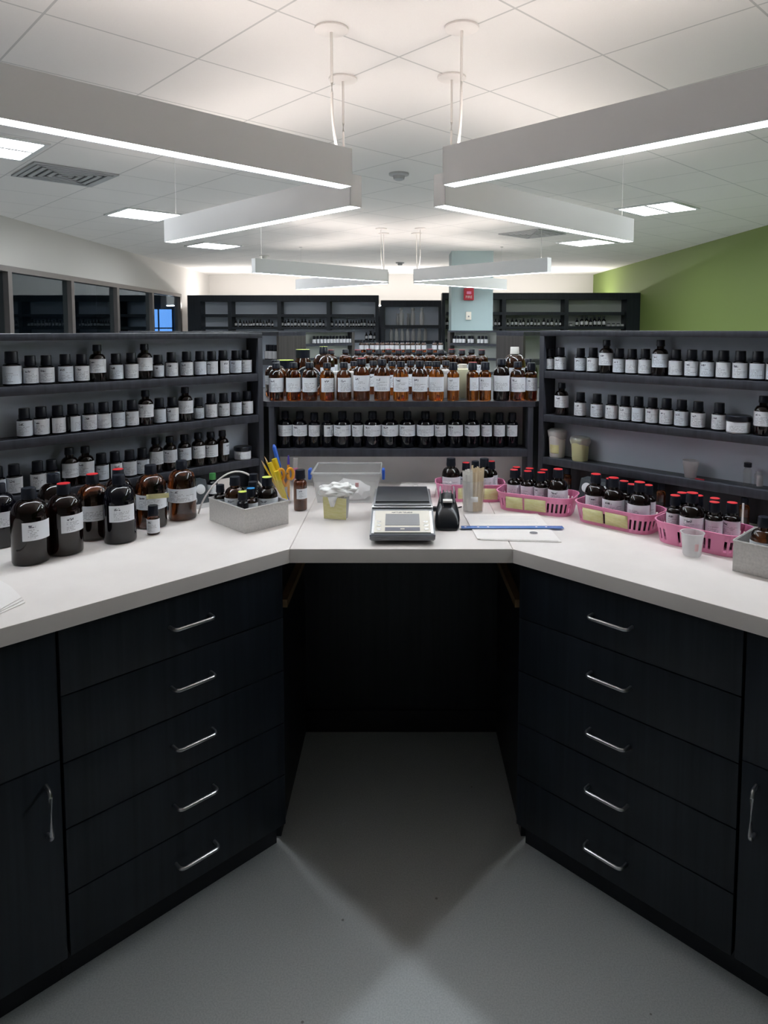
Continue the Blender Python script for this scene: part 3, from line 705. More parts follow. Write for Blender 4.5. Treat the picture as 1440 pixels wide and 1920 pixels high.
mid = [(664, .0), (700, 0), (735, 0), (770, 0), (803, 0), (836, 0)]
for i, (u, r_) in enumerate(mid):
    p = ony(u, 690, 2.86+.05*(i % 2)); p.z = 1.2495
    bottle('H', p, 'amber bottle, %s from the window side in the middle centre row' % ORD[i], 'amber bottles in the middle row of the centre top', ('amber', 'amber_mid')[i % 2], 'label', 10, .97)
def hubp(u, Y): p = ony(u, 690, Y); p.z = 1.2495; return p
bottle('L', hubp(964.5, 2.83), 'tall amber bottle with a white cap behind the front row on the centre top', None, 'amber_mid', 'label', 20, 1., cap='cap_white', zs=1.03)
bottle('L', hubp(607, 2.86), 'tall amber bottle with lime cap sticker behind the ribbed disc', None, 'amber_mid', 'label', 30, 1., sticker='lime', zs=1.03)
bottle('L', hubp(517, 2.80), 'round amber bottle behind first amber bottle by the window side post', None, 'amber_mid', 'label', -60, .95, zs=.80)
bottle('L', hubp(990, 2.90), 'dark amber bottle half hidden behind the post on the green wall side', None, 'amber_dark', 'label', 0, .9, zs=.85)
def wide_jar(p, label, r, h, hc):
    t = thing('jar', label, 'jar', p)
    bm = B(); lathe(bm, [(0, 0), (r*.95, 0), (r, .005), (r, h*.8), (r*.75, h), (0, h)], 30); obj('glass_body', bm, M['amber_mid'], t)
    bm = B(); lathe(bm, [(r*.74, h), (r*.78, h+.001), (r*.78, h+hc), (0, h+hc)], 30); c = obj('cap', bm, M['cap'], t)
    bm = B(); lathe(bm, [(r*.76, h+hc+.0003), (r*.74, h+hc+.0015), (0, h+hc+.0015)], 30); obj('cap_sticker', bm, M['lime'], c)
wide_jar(hubp(568, 2.98), 'wide black-capped amber jar with lime sticker behind the ribbed disc', .040, .150, .036)
wide_jar(hubp(534, 2.93), 'wide black-capped amber jar with lime sticker near the window side post', .050, .108, .034)
# ribbed clear disc leaning among the bottles
t = thing('ribbed_disc', 'round clear ribbed plastic disc leaning among the amber bottles', 'disc', hubp(578, 2.735)+Vector((0, 0, .074)))
t.rotation_euler = (math.radians(74), 0, math.radians(12))
bm = B(); lathe(bm, [(.050, -.004), (.054, -.004), (.054, .004), (.050, .004), (.050, -.004)], 48); obj('rim', bm, M['frost'], t)
bm = B(); lathe(bm, [(.018, -.003), (.021, -.003), (.021, .003), (.018, .003), (.018, -.003)], 28); obj('inner_ring', bm, M['frost'], t)
bm = B()
for k in range(44):
    a = 2*PI*k/44; tube(bm, [(.021*math.cos(a), .021*math.sin(a), 0), (.050*math.cos(a+.25), .050*math.sin(a+.25), 0)], .0011, 5)
obj('ribs', bm, M['frost'], t)
bm = B(); lathe(bm, [(0, -.0008), (.050, -.0008), (.050, .0008), (0, .0008)], 40); obj('web', bm, M['black'], t)
# pale boxes / bottles between
t = thing('plastic_bottle', 'cream translucent square bottle standing behind the narrow amber bottles', 'bottle', hubp(867.5, 2.73))
bm = B(); box(bm, -.026, .026, -.026, .026, 0, .118, .008); obj('plastic_body', bm, mat('cream_translucent', (.76, .72, .50), .4, trans=.25), t)
bm = B(); lathe(bm, [(0, .118), (.017, .118), (.017, .136), (0, .136)], 20); obj('cap', bm, M['cream'], t)
t = thing('carton', 'small white carton behind the tenth amber bottle on the centre top', 'carton', hubp(833, 2.74))
bm = B(); box(bm, -.024, .024, -.02, .02, 0, .112, .001); obj('carton_body', bm, M['paper'], t)
bm = B(); box(bm, -.0242, .0242, -.0202, .0202, .095, .1125, .001); obj('flap', bm, M['paper'], t)
t = thing('carton', 'long low white carton behind the amber bottles on the centre top', 'carton', hubp(655, 2.74))
bm = B(); box(bm, -.07, .07, -.02, .02, 0, .105, .001); obj('carton_body', bm, M['paper'], t)
bm = B(); box(bm, -.0702, .0702, -.0202, .0202, .09, .1055, .001); obj('flap', bm, M['paper'], t)

# ------------------------------------------------------------------ far small bottles (one mesh each)
FB = {}
def far_bottle(kind, p, s_, label, group):
    if kind not in FB:
        bm = B()
        if kind == 'dark':
            lathe(bm, [(0, 0), (.0275, 0), (.0275, .075), (.024, .092), (.012, .104), (.012, .112), (0, .112)], 14, mi=0)
            lathe(bm, [(.012, .112), (.0155, .112), (.0155, .14), (0, .14)], 12, mi=1)
            lathe(bm, [(.0281, .022), (.0281, .068)], 10, mi=2, a0=-PI/2-1., a1=-PI/2+1.)
        elif kind == 'stout':
            lathe(bm, [(0, 0), (.0215, 0), (.0215, .052), (.0125, .058), (0, .058)], 14, mi=0)
            lathe(bm, [(.0125, .058), (.0158, .058), (.0155, .089), (0, .089)], 12, mi=1)
            lathe(bm, [(.0221, .006), (.0221, .052)], 12, mi=2, a0=-PI/2-1.3, a1=-PI/2+1.3)
        elif kind == 'amber':
            lathe(bm, round_profile(.031, .088, .116, .015, .126), 18, mi=0)
            lathe(bm, [(.015, .120), (.017, .120), (.017, .138), (0, .138)], 12, mi=1)
            lathe(bm, [(.0316, .034), (.0316, .086)], 12, mi=2, a0=-PI/2-1.2, a1=-PI/2+1.2)
        elif kind == 'flask':
            lathe(bm, [(0, 0), (.030, 0), (.034, .03), (.034, .13), (.030, .165), (.02, .19), (.02, .215), (.026, .222), (.026, .25), (0, .25)], 18, mi=0)
        elif kind == 'pot':
            lathe(bm, [(0, 0), (.035, 0), (.035, .045), (0, .045)], 14, mi=2); lathe(bm, [(.036, .045), (.036, .065), (0, .065)], 14, mi=1)
        mm = {'dark': [M['black_glass'], M['cap'], M['label_plain']], 'stout': [M['black_glass'], M['cap'], M['label_plain']], 'amber': [M['amber_mid'], M['cap'], M['label_plain']], 'flask': [M['cupw']], 'pot': [M['black_glass'], M['cap'], M['label_plain']]}[kind]
        FB[kind] = mesh(kind+'_bottle', bm, mm, recalc=False)
    o = put('flask' if kind == 'flask' else 'jar' if kind == 'pot' else 'bottle', FB[kind], None, p); o.scale = (s_,)*3
    o.rotation_euler = (0, 0, math.atan2(-p[0], p[1])+R.uniform(-.4, .4))
    tag(o, label, 'flask' if kind == 'flask' else 'jar' if kind == 'pot' else 'bottle', group)
def nth(i): return ORD[i] if i < 20 else ['twenty-first', 'twenty-second', 'twenty-third', 'twenty-fourth'][i-20]
def far_row(us, Y, z, kind, s_, what, group, tall=(), v=612):
    for i, u in enumerate(us):
        p = ony(u, v, Y); p.z = z+.0006
        sz = s_*(1.0 if i not in tall else 1.18)
        far_bottle(kind, p, sz, '%s %s, from the window side' % (nth(i), what), group)
far_row([435.7, 442.6, 450.5, 457.4, 462.4, 467.3, 471.5, 476.3, 482.6, 488.4, 494.4, 499.8, 504.7, 510.6], YL_+.10, zs1, 'dark', .80, 'tiny bottle in second bay of tall back shelving', 'tiny bottles in the second bay at the back', (1, 2, 7, 8, 9, 12))
far_row([529, 535, 541, 547.5, 554, 560, 566.6, 573, 580, 587, 594.2, 600.3, 606.5], YL_+.10, zs1, 'dark', .86, 'tiny bottle in third bay of tall back shelving', 'tiny bottles in the third bay at the back', (0, 2, 4, 6, 7, 11))
far_row([622.4, 630.6, 637, 643, 651.3, 658, 662.9, 668, 673, 678, 684.3, 691, 696.5, 702], YL_+.10, zs1, 'dark', .82, 'tiny bottle in fourth bay of tall back shelving', 'tiny bottles in the fourth bay at the back', (0, 4, 9, 10))
far_row([687, 695, 702.5], YL_+.10, zs2, 'dark', 1.0, 'bottle on lowest visible shelf of tall back shelving', 'bottles low in the fourth bay at the back', (1,), 632)
far_row([838.5], YR_+.1, zr1, 'dark', 1.0, 'dark bottle in the narrow bay beside the pale blue column', None)
far_row([929, 936], YR_+.1, zr1, 'dark', .9, 'tiny bottle just past the pale blue column', 'tiny bottles beside the column')
far_row([952, 960.4, 967.7, 975.5, 981.5, 990, 997, 1003.5, 1010, 1019.7, 1027, 1034.5, 1043, 1050], YR_+.1, zr1, 'dark', .84, 'tiny bottle in middle back bay near green wall', 'tiny bottles in the middle bay by the green wall', (1, 2, 4, 6, 9, 11))
far_row([1081.7, 1090.8, 1099.7, 1107, 1115, 1123.5, 1132], YR_+.1, zr1, 'dark', 1.0, 'bottle in end bay beside the green wall', 'bottles in the end bay by the green wall', (1, 2, 4, 5, 6))
far_row([1070, 1141, 1150, 1159, 1167], YR_+.1, zr1, 'pot', .75, 'low pot in end bay beside the green wall', 'pots in the end bay by the green wall')
far_row([752.5, 774, 791], YM_+.08, zm1, 'flask', 1.25, 'wide clear flask on upper shelf of the central back cabinet', 'wide clear flasks on the upper cabinet shelf')
far_row([746, 765.5], YM_+.20, zm1, 'flask', .85, 'slim clear flask on upper shelf of the central back cabinet', 'slim clear flasks on the upper cabinet shelf')
far_row([733.5, 743.4, 754, 764.5, 775, 786, 797.5], YM_+.12, zm2, 'flask', 1.0, 'clear flask on lower shelf of the central back cabinet', 'clear flasks on the lower cabinet shelf', v=632)
far_row([678, 687.5, 697.5, 707, 717, 726, 735, 744, 754.5, 764.5, 774, 784, 794.5, 815, 826], C2+.05, 1.249, 'amber', 1.0, 'amber bottle on the distant second cluster top', 'amber bottles on the distant cluster top', v=655)
def arm2(s, us, zz, what, group, kind='stout'):
    # shelf face through (s*.555, C2) direction (s,-1)
    for i, u in enumerate(us):
        r = ray(u, 640); n = (s*K, K); t_ = (n[0]*s*.555+n[1]*C2+.038)/(n[0]*r[0]+n[1]*r[1])
        far_bottle(kind, Vector((r[0]*t_, r[1]*t_, zz+.0006)), 1., '%s %s, from the window side' % (nth(i), what), group)
arm2(-1, [589, 596, 602.5, 608.5, 614.5, 620.5, 626, 632, 638.5, 644.5, 650.5, 656.5], 1.36, 'small bottle on the distant shelf arm before the windows', 'small bottles on the distant window side arm')
arm2(1, [852.5, 859, 864.5, 870, 880, 885.5, 898, 904.5, 911.5], 1.36, 'small bottle on the distant shelf arm beneath the column', 'small bottles on the distant green wall side arm')
for i, u in enumerate([503, 510, 517.5, 525.5]):
    r = ray(u, 660); s = -1; n = (-K, -K)      # face toward the window side bay
    x0, y0 = s*.515-K*.134, 3.695-K*.134
    # plane through the shelf middle, along (-K, K)
    nn = (K, K); t_ = (nn[0]*x0+nn[1]*y0)/(nn[0]*r[0]+nn[1]*r[1])
    far_bottle('stout', Vector((r[0]*t_, r[1]*t_, 1.3606)), .9, '%s small bottle glimpsed beside the window side post on the receding shelf' % nth(i), 'small bottles glimpsed beside the post')

# ------------------------------------------------------------------ worktop, window side
ZTT = ZT+.0006
def top_at(u, v): p = onz(u, v, ZT); p.z = ZTT; return p
big = [((59, 1052), 'L', 1.0, 24, None, 'big black-brown bottle standing foremost on the window side worktop', 'amber_dark'),
       ((124, 1035), 'L', .97, 35, 'red', 'big brown bottle with red cap sticker next to the foremost bottle', 'amber_dark'),
       ((177, 1008), 'LW', .96, 0, 'red', 'big brown bottle with wide label and red sticker, third in the worktop row', 'amber_mid'),
       ((226, 1013), 'L', .98, 10, None, 'big black bottle standing forward, fourth in the worktop row', 'black_glass'),
       ((285, 986), 'LW', .98, 0, None, 'big brown bottle behind the tiny bottle, bearing a yellow sticky note', 'amber_mid'),
       ((342.5, 971), 'LW', .96, -2, None, 'big brown half-full bottle nearest the steel box on the worktop', 'amber_mid'),
       ((224.6, 989.8), 'L', .93, 20, 'red', 'big dark bottle with red sticker half hidden behind the fourth bottle', 'amber_dark'),
       ((104, 1003), 'L', .94, -60, None, 'big dark bottle hidden behind the second bottle of the worktop row', 'amber_dark'),
       ((3, 1022), 'L', .9, 0, None, 'dark bottle at the edge of the frame under the bottom shelf', 'black_glass')]
for (uv, k, s_, tn, st, lb, gl) in big:
    t = bottle(k, top_at(*uv), lb, 'big bottles on the window side worktop', gl, 'label', tn, s_, sticker=st)
    if 'sticky' in lb:
        bm = B(); uvn = box(bm, -.014, .052, -.0505, -.0497, .098, .113); obj('sticky_note', bm, M['note'], t)
LW = {}
bottle('s', top_at(288, 1001), 'tiny brown bottle standing alone before the big bottles', None, 'amber_mid', 'label', -5, 1.0, zs=1.08)
# steel box with sample bottles, window side
def steel_box(loc, rz, lx, ly, h, label):
    t = thing('steel_box', label, 'box', loc, rz); w = .003
    bm = B(); box(bm, 0, lx, 0, w, 0, h); box(bm, 0, lx, ly-w, ly, 0, h); box(bm, 0, w, w, ly-w, 0, h); box(bm, lx-w, lx, w, ly-w, 0, h); obj('wall', bm, M['steel_box'], t)
    bm = B(); box(bm, w, lx-w, w, ly-w, 0, w); obj('bottom', bm, M['steel_box'], t)
    bm = B(); tube(bm, [(0, 0, h), (lx, 0, h), (lx, ly, h), (0, ly, h), (0, 0, h)], .0025, 6); obj('rolled_rim', bm, M['steel_box'], t)
    return t
steel_box(wpt(-1, .012, .207, ZTT), PI/4, .158, .208, .073, 'open steel box of sample bottles beside the pens')
for u, v, k, h_, st, tn, gl, lb in ((413, 905, 'P', .112, None, 0, 'amber_dark', 'dark capped small bottle at the window side corner of the steel box'),
     (442, 891, 'Q', .142, None, 0, 'amber_mid', 'larger brown bottle at the rear of the steel box'),
     (434.7, 926, 'X', .112, 'lime', 0, 'black_glass', 'small black bottle with lime cap sticker in the steel box'),
     (459.5, 903, 'P', .120, None, 0, 'amber_dark', 'labelled dark bottle in the middle of the steel box'),
     (474.6, 915, 'P', .112, 'blue_st', 0, 'amber_mid', 'small brown bottle with blue cap sticker in the steel box'),
     (480, 889, 'P', .135, None, 0, 'black_glass', 'dark bottle beyond the blue-stickered bottle in the steel box'),
     (501, 894, 'Q', .140, 'lime', 0, 'amber_dark', 'larger dark bottle with lime cap sticker in the steel box')):
    zz = ZTT+.0035; p = onz(u, v, zz+h_); p.z = zz
    a, b_ = (Vector(p[:2])-Vector((-HX, HY))).dot(Vector((-K, -K))), (Vector(p[:2])-Vector((-HX, HY))).dot(Vector((-K, K)))
    r_ = KIND[k][0]+.005; a = min(max(a, -.146+r_), .012-r_); b_ = min(max(b_, .207+r_), .415-r_)
    q = wpt(-1, a, b_, zz); s_ = h_/KIND[k][7]
    STB = globals().setdefault('STB', [])
    STB.append([a, b_, KIND[k][0]*min(1, s_*1.05), k, s_, st, gl, lb, zz])
def relax(L_, lo, hi, it=300):
    for _ in range(it):
        for i in range(len(L_)):
            for j in range(i):
                dx = L_[i][0]-L_[j][0]; dy = L_[i][1]-L_[j][1]; d_ = math.hypot(dx, dy) or 1e-4; need = L_[i][2]+L_[j][2]+.0015
                if d_ < need:
                    e = (need-d_)/2/d_; L_[i][0] += dx*e; L_[i][1] += dy*e; L_[j][0] -= dx*e; L_[j][1] -= dy*e
            L_[i][0] = min(max(L_[i][0], lo[0]+L_[i][2]), hi[0]-L_[i][2]); L_[i][1] = min(max(L_[i][1], lo[1]+L_[i][2]), hi[1]-L_[i][2])
relax(STB, (-.142, .212), (.008, .411))
for a, b_, r_, k, s_, st, gl, lb, zz in STB:
    bottle(k, wpt(-1, a, b_, zz), lb, 'sample bottles in the steel box', gl, 'label', R.uniform(-15, 15), min(1, s_*1.05), sticker=st, zs=s_/min(1, s_*1.05))
M['socket'] = mat('pale_socket_plastic', (.62, .64, .66), .4)
M['outlet'] = mat('dark_grey_housing', (.035, .042, .050), .3)
# outlet boxes under the shelves
def outlet_box(S, a, b_, label):
    p = wpt(S, a, b_, ZTT); t = thing('outlet_box', label, 'outlet', p, -S*PI/4)
    bm = B(); l = .10
    pr = [(-.0, 0), (.075, 0), (.075, .088), (.03, .088)]
    lo = [bm.verts.new((-l, y, z)) for y, z in pr]; hi = [bm.verts.new((l, y, z)) for y, z in pr]
    bm.faces.new(lo); bm.faces.new(hi[::-1])
    for i in range(4): bm.faces.new((lo[i], lo[(i+1) % 4], hi[(i+1) % 4], hi[i]))
    obj('housing', bm, M['outlet'], t)
    bm = B(); box(bm, -l, l, -.006, .0, 0, .016); obj('base_trim', bm, M['silver'], t)
    ang = math.atan2(.088, .03)
    for k, zz in ((-1.6, .060), (-.8, .030), (0, .060), (.8, .030), (1.6, .060)):
        bm = B(); lathe(bm, [(0, .0), (.017, .0), (.017, .002), (.011, .003), (0, .003)], 20)
        o = obj('socket', bm, M['socket'], t, loc=(k*.046, zz*.03/.088-.0005, zz)); o.rotation_euler = (ang, 0, 0)
outlet_box(-1, .02, .57, 'dark sloping outlet box under the shelf behind the steel box')
outlet_box(1, -.03, .555, 'dark sloping outlet box under the shelf between two pink baskets')
# white cable loop over the steel box
t = thing('cable', 'thin white cable arching above the steel box', 'cable')
bm = B(); c0 = onz(452, 893, 1.0); c1 = onz(512, 905, .99); pts = []
zb = ZT+.075
A_ = wpt(-1, .005, .50, ZTT+.002); B_ = wpt(-1, -.235, .43, ZTT+.002)
for i in range(21):
    s = i/20; p = A_.lerp(B_, s); p.z = ZTT+.003+.128*math.sin(PI*s)**.7; pts.append(p)
tube(bm, pts, .003, 8); obj('loop', bm, M['cord'], t)
t = thing('tag_card', 'white folded card behind the steel box under the shelf', 'card', wpt(-1, -.165, .62, ZTT), PI/4)
bm = B(); box(bm, -.03, .03, 0, .002, 0, .075); box(bm, -.03, .03, .002, .02, 0, .002); obj('card', bm, M['paper'], t)
bottle('P', wpt(-1, -.12, .625, ZTT), 'green-capped small bottle under the shelf behind the steel box', None, 'black_glass', 'label', 0, .8, cap='green')
# pen cup with contents
pc = onz(534, 948, ZT); pc.z = ZTT
pc += Vector((-.012, .035, 0))
t = thing('pen_cup', 'clear plastic cup holding pens, pencils and scissors', 'cup', pc)
bm = B(); lathe(bm, [(0, 0), (.030, 0), (.036, .088), (.0345, .088), (.0285, .003), (0, .003)], 28); obj('cup_wall', bm, M['clear'], t)
def pen(x0, y0, x1, y1, L0, r, parts, name, label, cat):
    """a stick leaning in the cup: parts = [(from, to, r0, r1, material, part name)] along the stick"""
    a = pc+Vector((x0, y0, .006)); b_ = pc+Vector((x1, y1, .10)); d_ = (b_-a).normalized()
    t = thing(name, label, cat, a); t.rotation_euler = Vector((0, 0, 1)).rotation_difference(d_).to_euler()
    for f0, f1, r0, r1, m_, pn in parts:
        bm = B(); lathe(bm, [(0, f0*L0), (r0, f0*L0), (r1, f1*L0), (0, f1*L0)], 10 if r > .003 else 6); obj(pn, bm, M[m_], t)
pen(.005, .005, -.047, .004, .165, .0037, [(0, .87, .0036, .0036, 'pencil', 'barrel'), (.87, 1, .0036, .0006, 'woodtip', 'point')], 'pencil', 'orange pencil leaning furthest out of the pen cup', 'pencil')
pen(.004, .018, -.038, .016, .172, .0037, [(0, .87, .0036, .0036, 'pencil', 'barrel'), (.87, 1, .0036, .0006, 'woodtip', 'point')], 'pencil', 'second pencil, standing just behind the orange pencil', 'pencil')
pen(.012, -.006, -.026, -.008, .150, .007, [(0, .66, .0095, .0095, 'yellow', 'barrel'), (.66, 1, .0108, .009, 'yellow', 'cap')], 'highlighter', 'yellow highlighter leaning behind the cup rim', 'highlighter')
pen(.010, .014, -.016, .012, .155, .007, [(0, .66, .0095, .0095, 'yellow', 'barrel'), (.66, 1, .0108, .0098, 'yellow', 'cap')], 'highlighter', 'upright yellow highlighter nearest the blue pen', 'highlighter')
pen(.014, -.018, -.012, -.026, .118, .006, [(0, .9, .0085, .0085, 'yellow', 'barrel'), (.9, 1, .0092, .008, 'yellow', 'cap')], 'marker', 'short yellow marker at the front of pen cup', 'marker')
pen(.016, .006, -.010, .022, .205, .005, [(0, .6, .006, .006, 'blue', 'barrel'), (.6, .95, .0080, .0075, 'blue', 'cap'), (.95, 1, .0075, .003, 'blue', 'cap_end')], 'pen', 'tall bright blue pen rising highest from the cup', 'pen')
pen(.018, .010, .018, .014, .160, .004, [(0, .8, .0045, .0045, 'orange', 'barrel'), (.8, 1, .0048, .003, 'violet', 'cap')], 'pen', 'orange pen with violet cap in the pen cup', 'pen')
# scissors: two orange loops
t = thing('scissors', 'orange-handled scissors standing in the pen cup', 'scissors', pc+Vector((.012, -.010, .006)), .3)
for s in (-1, 1):
    bm = B(); cx, cz = s*.016, .098; pts = [(cx+.0105*math.cos(a), 0, cz+.019*math.sin(a)) for a in [2*PI*i/20 for i in range(21)]]
    tube(bm, pts, .0054, 8); tube(bm, [(cx-s*.004, 0, cz-.018), (0, 0, .055)], .0045, 8); obj('handle', bm, M['orange'], t)
    bm = B(); box(bm, -.004, .004, -.001+s*.001, .000+s*.001, .0, .06); obj('blade', bm, M['metal'], t)
t = thing('plastic_tube', 'clear pinkish plastic pipette rising behind the small amber bottle', 'pipette', pc+Vector((.038, .05, 0)))
bm = B(); box(bm, -.0085, .0085, -.003, .003, 0, .150, .002); obj('stem', bm, M['frost'], t)
bm = B(); box(bm, -.0087, .0087, -.0034, -.003, .075, .115); obj('pink_band', bm, M['pink'], t)
bottle('X', top_at(563.5, 956), 'narrow amber bottle with small square label beside the pen cup', None, 'amber_mid', 'label', 22, 1.24, zs=.99, name='bottle')
# papers at the edge
t = thing('paper_stack', 'loose white sheets on the worktop at the frame edge', 'paper', (0, 0, ZTT))
for k in range(3):
    bm = B(); q = [onz(0, 1152-2*k, ZT), onz(47-3*k, 1131-3*k, ZT), onz(20, 1104, ZT), onz(-40, 1070, ZT), onz(-140, 1120, ZT), onz(-60, 1185, ZT)]
    prism(bm, [(p.x, p.y) for p in q], .0004+k*.0022, .0016+k*.0022); obj('sheet', bm, M['paper'], t)

# ------------------------------------------------------------------ centre worktop
# storage bin
bx0, bx1, by0, by1 = -.312, -.072, 2.345, 2.53
t = thing('storage_bin', 'clear plastic storage bin with blue latches at the back of centre worktop', 'bin', ((bx0+bx1)/2, (by0+by1)/2, ZTT))
hx, hy, hh = (bx1-bx0)/2, (by1-by0)/2, .108
bm = B(); w = .002; e = .018
def wallq(bm, p0, p1, e0, e1):
    pass
lo = [(-hx+e, -hy+e), (hx-e, -hy+e), (hx-e, hy-e), (-hx+e, hy-e)]; hi = [(-hx, -hy), (hx, -hy), (hx, hy), (-hx, hy)]
vl = [bm.verts.new((x, y, 0)) for x, y in lo]; vh = [bm.verts.new((x, y, hh)) for x, y in hi]
vl2 = [bm.verts.new((x*.985, y*.985, .002)) for x, y in lo]; vh2 = [bm.verts.new((x*.985, y*.985, hh)) for x, y in hi]
for i in range(4):
    j = (i+1) % 4
    bm.faces.new((vl[i], vl[j], vh[j], vh[i])); bm.faces.new((vl2[j], vl2[i], vh2[i], vh2[j])); bm.faces.new((vh[i], vh[j], vh2[j], vh2[i]))
bm.faces.new(vl[::-1]); bm.faces.new(vl2)
obj('tub', bm, M['bin'], t)
bm = B(); tube(bm, [(-hx, -hy, hh), (hx, -hy, hh), (hx, hy, hh), (-hx, hy, hh), (-hx, -hy, hh)], .004, 8); obj('rim', bm, M['frost'], t)
for s in (-1, 1):
    bm = B(); box(bm, min(s*(hx+.0045), s*(hx+.015)), max(s*(hx+.0045), s*(hx+.015)), -.075, -.035, hh-.026, hh+.010, .003); obj('latch', bm, M['blue'], t)
t = thing('plastic_bag', 'crumpled clear bag of papers inside the storage bin', 'bag', ((bx0+bx1)/2, by0+.092, ZTT+.004))
bm = B(); bmesh.ops.create_icosphere(bm, subdivisions=3, radius=1)
rr = random.Random(3)
for v in bm.verts: v.co = Vector((v.co.x*.080, v.co.y*.055, max(v.co.z, -.2)*.050+.012))*(1+rr.uniform(-.13, .13))
for v in bm.verts: v.co.z = max(v.co.z, .001)
obj('film', bm, M['tissue'], t); bm = B(); box(bm, .03, .042, -.062, -.056, .050, .064); obj('red_tab', bm, M['red'], t)
# yellow beaker wrapped in film
yc = (onz(612, 973, ZT)+onz(655, 978, ZT))/2; yc.z = ZTT; yc += Vector((0, .034, 0))
t = thing('beaker', 'beaker wrapped in crumpled white film with pale yellow note on its front', 'beaker', yc, -.22)
bm = B(); lathe(bm, [(0, 0), (.030, 0), (.037, .085), (.035, .085), (.028, .003), (0, .003)], 28); obj('cup_wall', bm, M['frost'], t)
bm = B(); vs = [bm.verts.new(p) for p in ((-.037, -.0395, .004), (.037, -.0395, .004), (.040, -.0455, .074), (-.038, -.0455, .076))]; bm.faces.new(vs)
vs2 = [bm.verts.new(v.co+Vector((0, .001, 0))) for v in vs]; bm.faces.new(vs2[::-1])
for i in range(4): bm.faces.new((vs[i], vs2[i], vs2[(i+1) % 4], vs[(i+1) % 4]))
obj('yellow_note', bm, M['note'], t)
bm = B(); bmesh.ops.create_icosphere(bm, subdivisions=5, radius=1)
rr = random.Random(5)
from mathutils import noise as mnoise
for v in bm.verts:
    nv = mnoise.noise(v.co*1.9)*.34-abs(mnoise.noise(v.co*3.3))*.26+.03
    v.co = Vector((v.co.x*.060, v.co.y*.044, v.co.z*.026))*(1+nv)+Vector((-.002, 0, .088))
put('film', mesh('film', bm, M['tissue'], 3.), t)
bm = B(); vs = [bm.verts.new(p) for p in ((-.022, -.048, .080), (.012, -.049, .080), (.0, -.0488, .046), (-.012, -.0484, .045))]; bm.faces.new(vs); o = obj('film_corner', bm, M['tissue'], t)
md = o.modifiers.new('s', 'SOLIDIFY'); md.thickness = .001
# balance
bt = thing('balance', 'grey laboratory balance with black pan and cream display panel', 'balance', (.004, 1.886, ZTT))
bm = B()
def loft(bm, secs, mi=0):
    """secs: list of closed rings (same count)"""
    rs = [[bm.verts.new(p) for p in s_] for s_ in secs]
    n = len(rs[0])
    for A, Bq in zip(rs, rs[1:]):
        for i in range(n): bm.faces.new((A[i], A[(i+1) % n], Bq[(i+1) % n], Bq[i])).material_index = mi
    bm.faces.new(rs[0]).material_index = mi; bm.faces.new(rs[-1][::-1]).material_index = mi
W2 = .093
side = [(.012, .010), (.003, .020), (.003, .030), (.148, .061), (.160, .064), (.178, .066), (.395, .066), (.395, .010)]
loft(bm, [[(-W2, y, z) for y, z in side], [(W2, y, z) for y, z in side]])
bmesh.ops.bevel(bm, geom=[e_ for e_ in bm.edges], offset=.003, segments=2, affect='EDGES')
obj('housing', bm, M['grey_plastic'], bt)
bm = B(); box(bm, -W2-.0005, W2+.0005, .004, .014, .0235, .030, .002); obj('front_lip', bm, M['lcd_bar'], bt)
sl = math.atan2(.031, .145)
def on_panel(x0, x1, s0, s1, t_, h, m_, nm, par=bt):
    bm = B(); rot = Matrix.Translation((0, .003, .030)) @ Matrix.Rotation(sl, 4, 'X')
    box(bm, x0, x1, s0, s1, t_, t_+h, 0, 0, rot); return obj(nm, bm, M[m_], par)
pn = on_panel(-.088, .088, .006, .143, .0005, .0018, 'silver', 'panel_trim')
cp = on_panel(-.081, .081, .008, .140, .0026, .0016, 'cream', 'control_panel')
on_panel(-.050, .050, .048, .118, .0044, .0008, 'lcd', 'display', cp)
on_panel(-.050, .050, .016, .036, .0044, .0008, 'lcd_bar', 'button_bar', cp)
on_panel(-.006, .006, .023, .028, .0053, .0003, 'cream', 'button_mark', cp)
for s in (-1, 1):
    for k in range(3): on_panel(s*.068-.006, s*.068+.006, .022+k*.022, .030+k*.022, .0044, .0004, 'silver', 'button', cp)
rot = Matrix.Translation((0, .003, .030)) @ Matrix.Rotation(sl, 4, 'X')
tx = text('brand_lettering', 'METTLER TOLEDO', .0075, M['ink'], cp, rot @ Vector((-.001, .128, .0046)), (sl, 0, 0))
bm = B(); box(bm, -W2, W2, .158, .395, .0665, .070, .001); obj('platform_trim', bm, M['silver'], bt)
bm = B(); box(bm, -.088, .088, .166, .385, .0705, .074, .001); obj('pan_support', bm, M['grey_plastic'], bt)
bm = B(); box(bm, -.083, .083, .180, .380, .0745, .082, .002); obj('weighing_pan', bm, M['black_pan'], bt)
bm = B(); box(bm, -.083, .083, .1785, .181, .0745, .0775); obj('pan_edge', bm, M['silver'], bt)
for sx in (-1, 1):
    for y in (.06, .35):
        bm = B(); lathe(bm, [(0, 0), (.012, 0), (.012, .0105), (0, .0105)], 16, (sx*.065, y, 0)); obj('foot', bm, M['black'], bt)
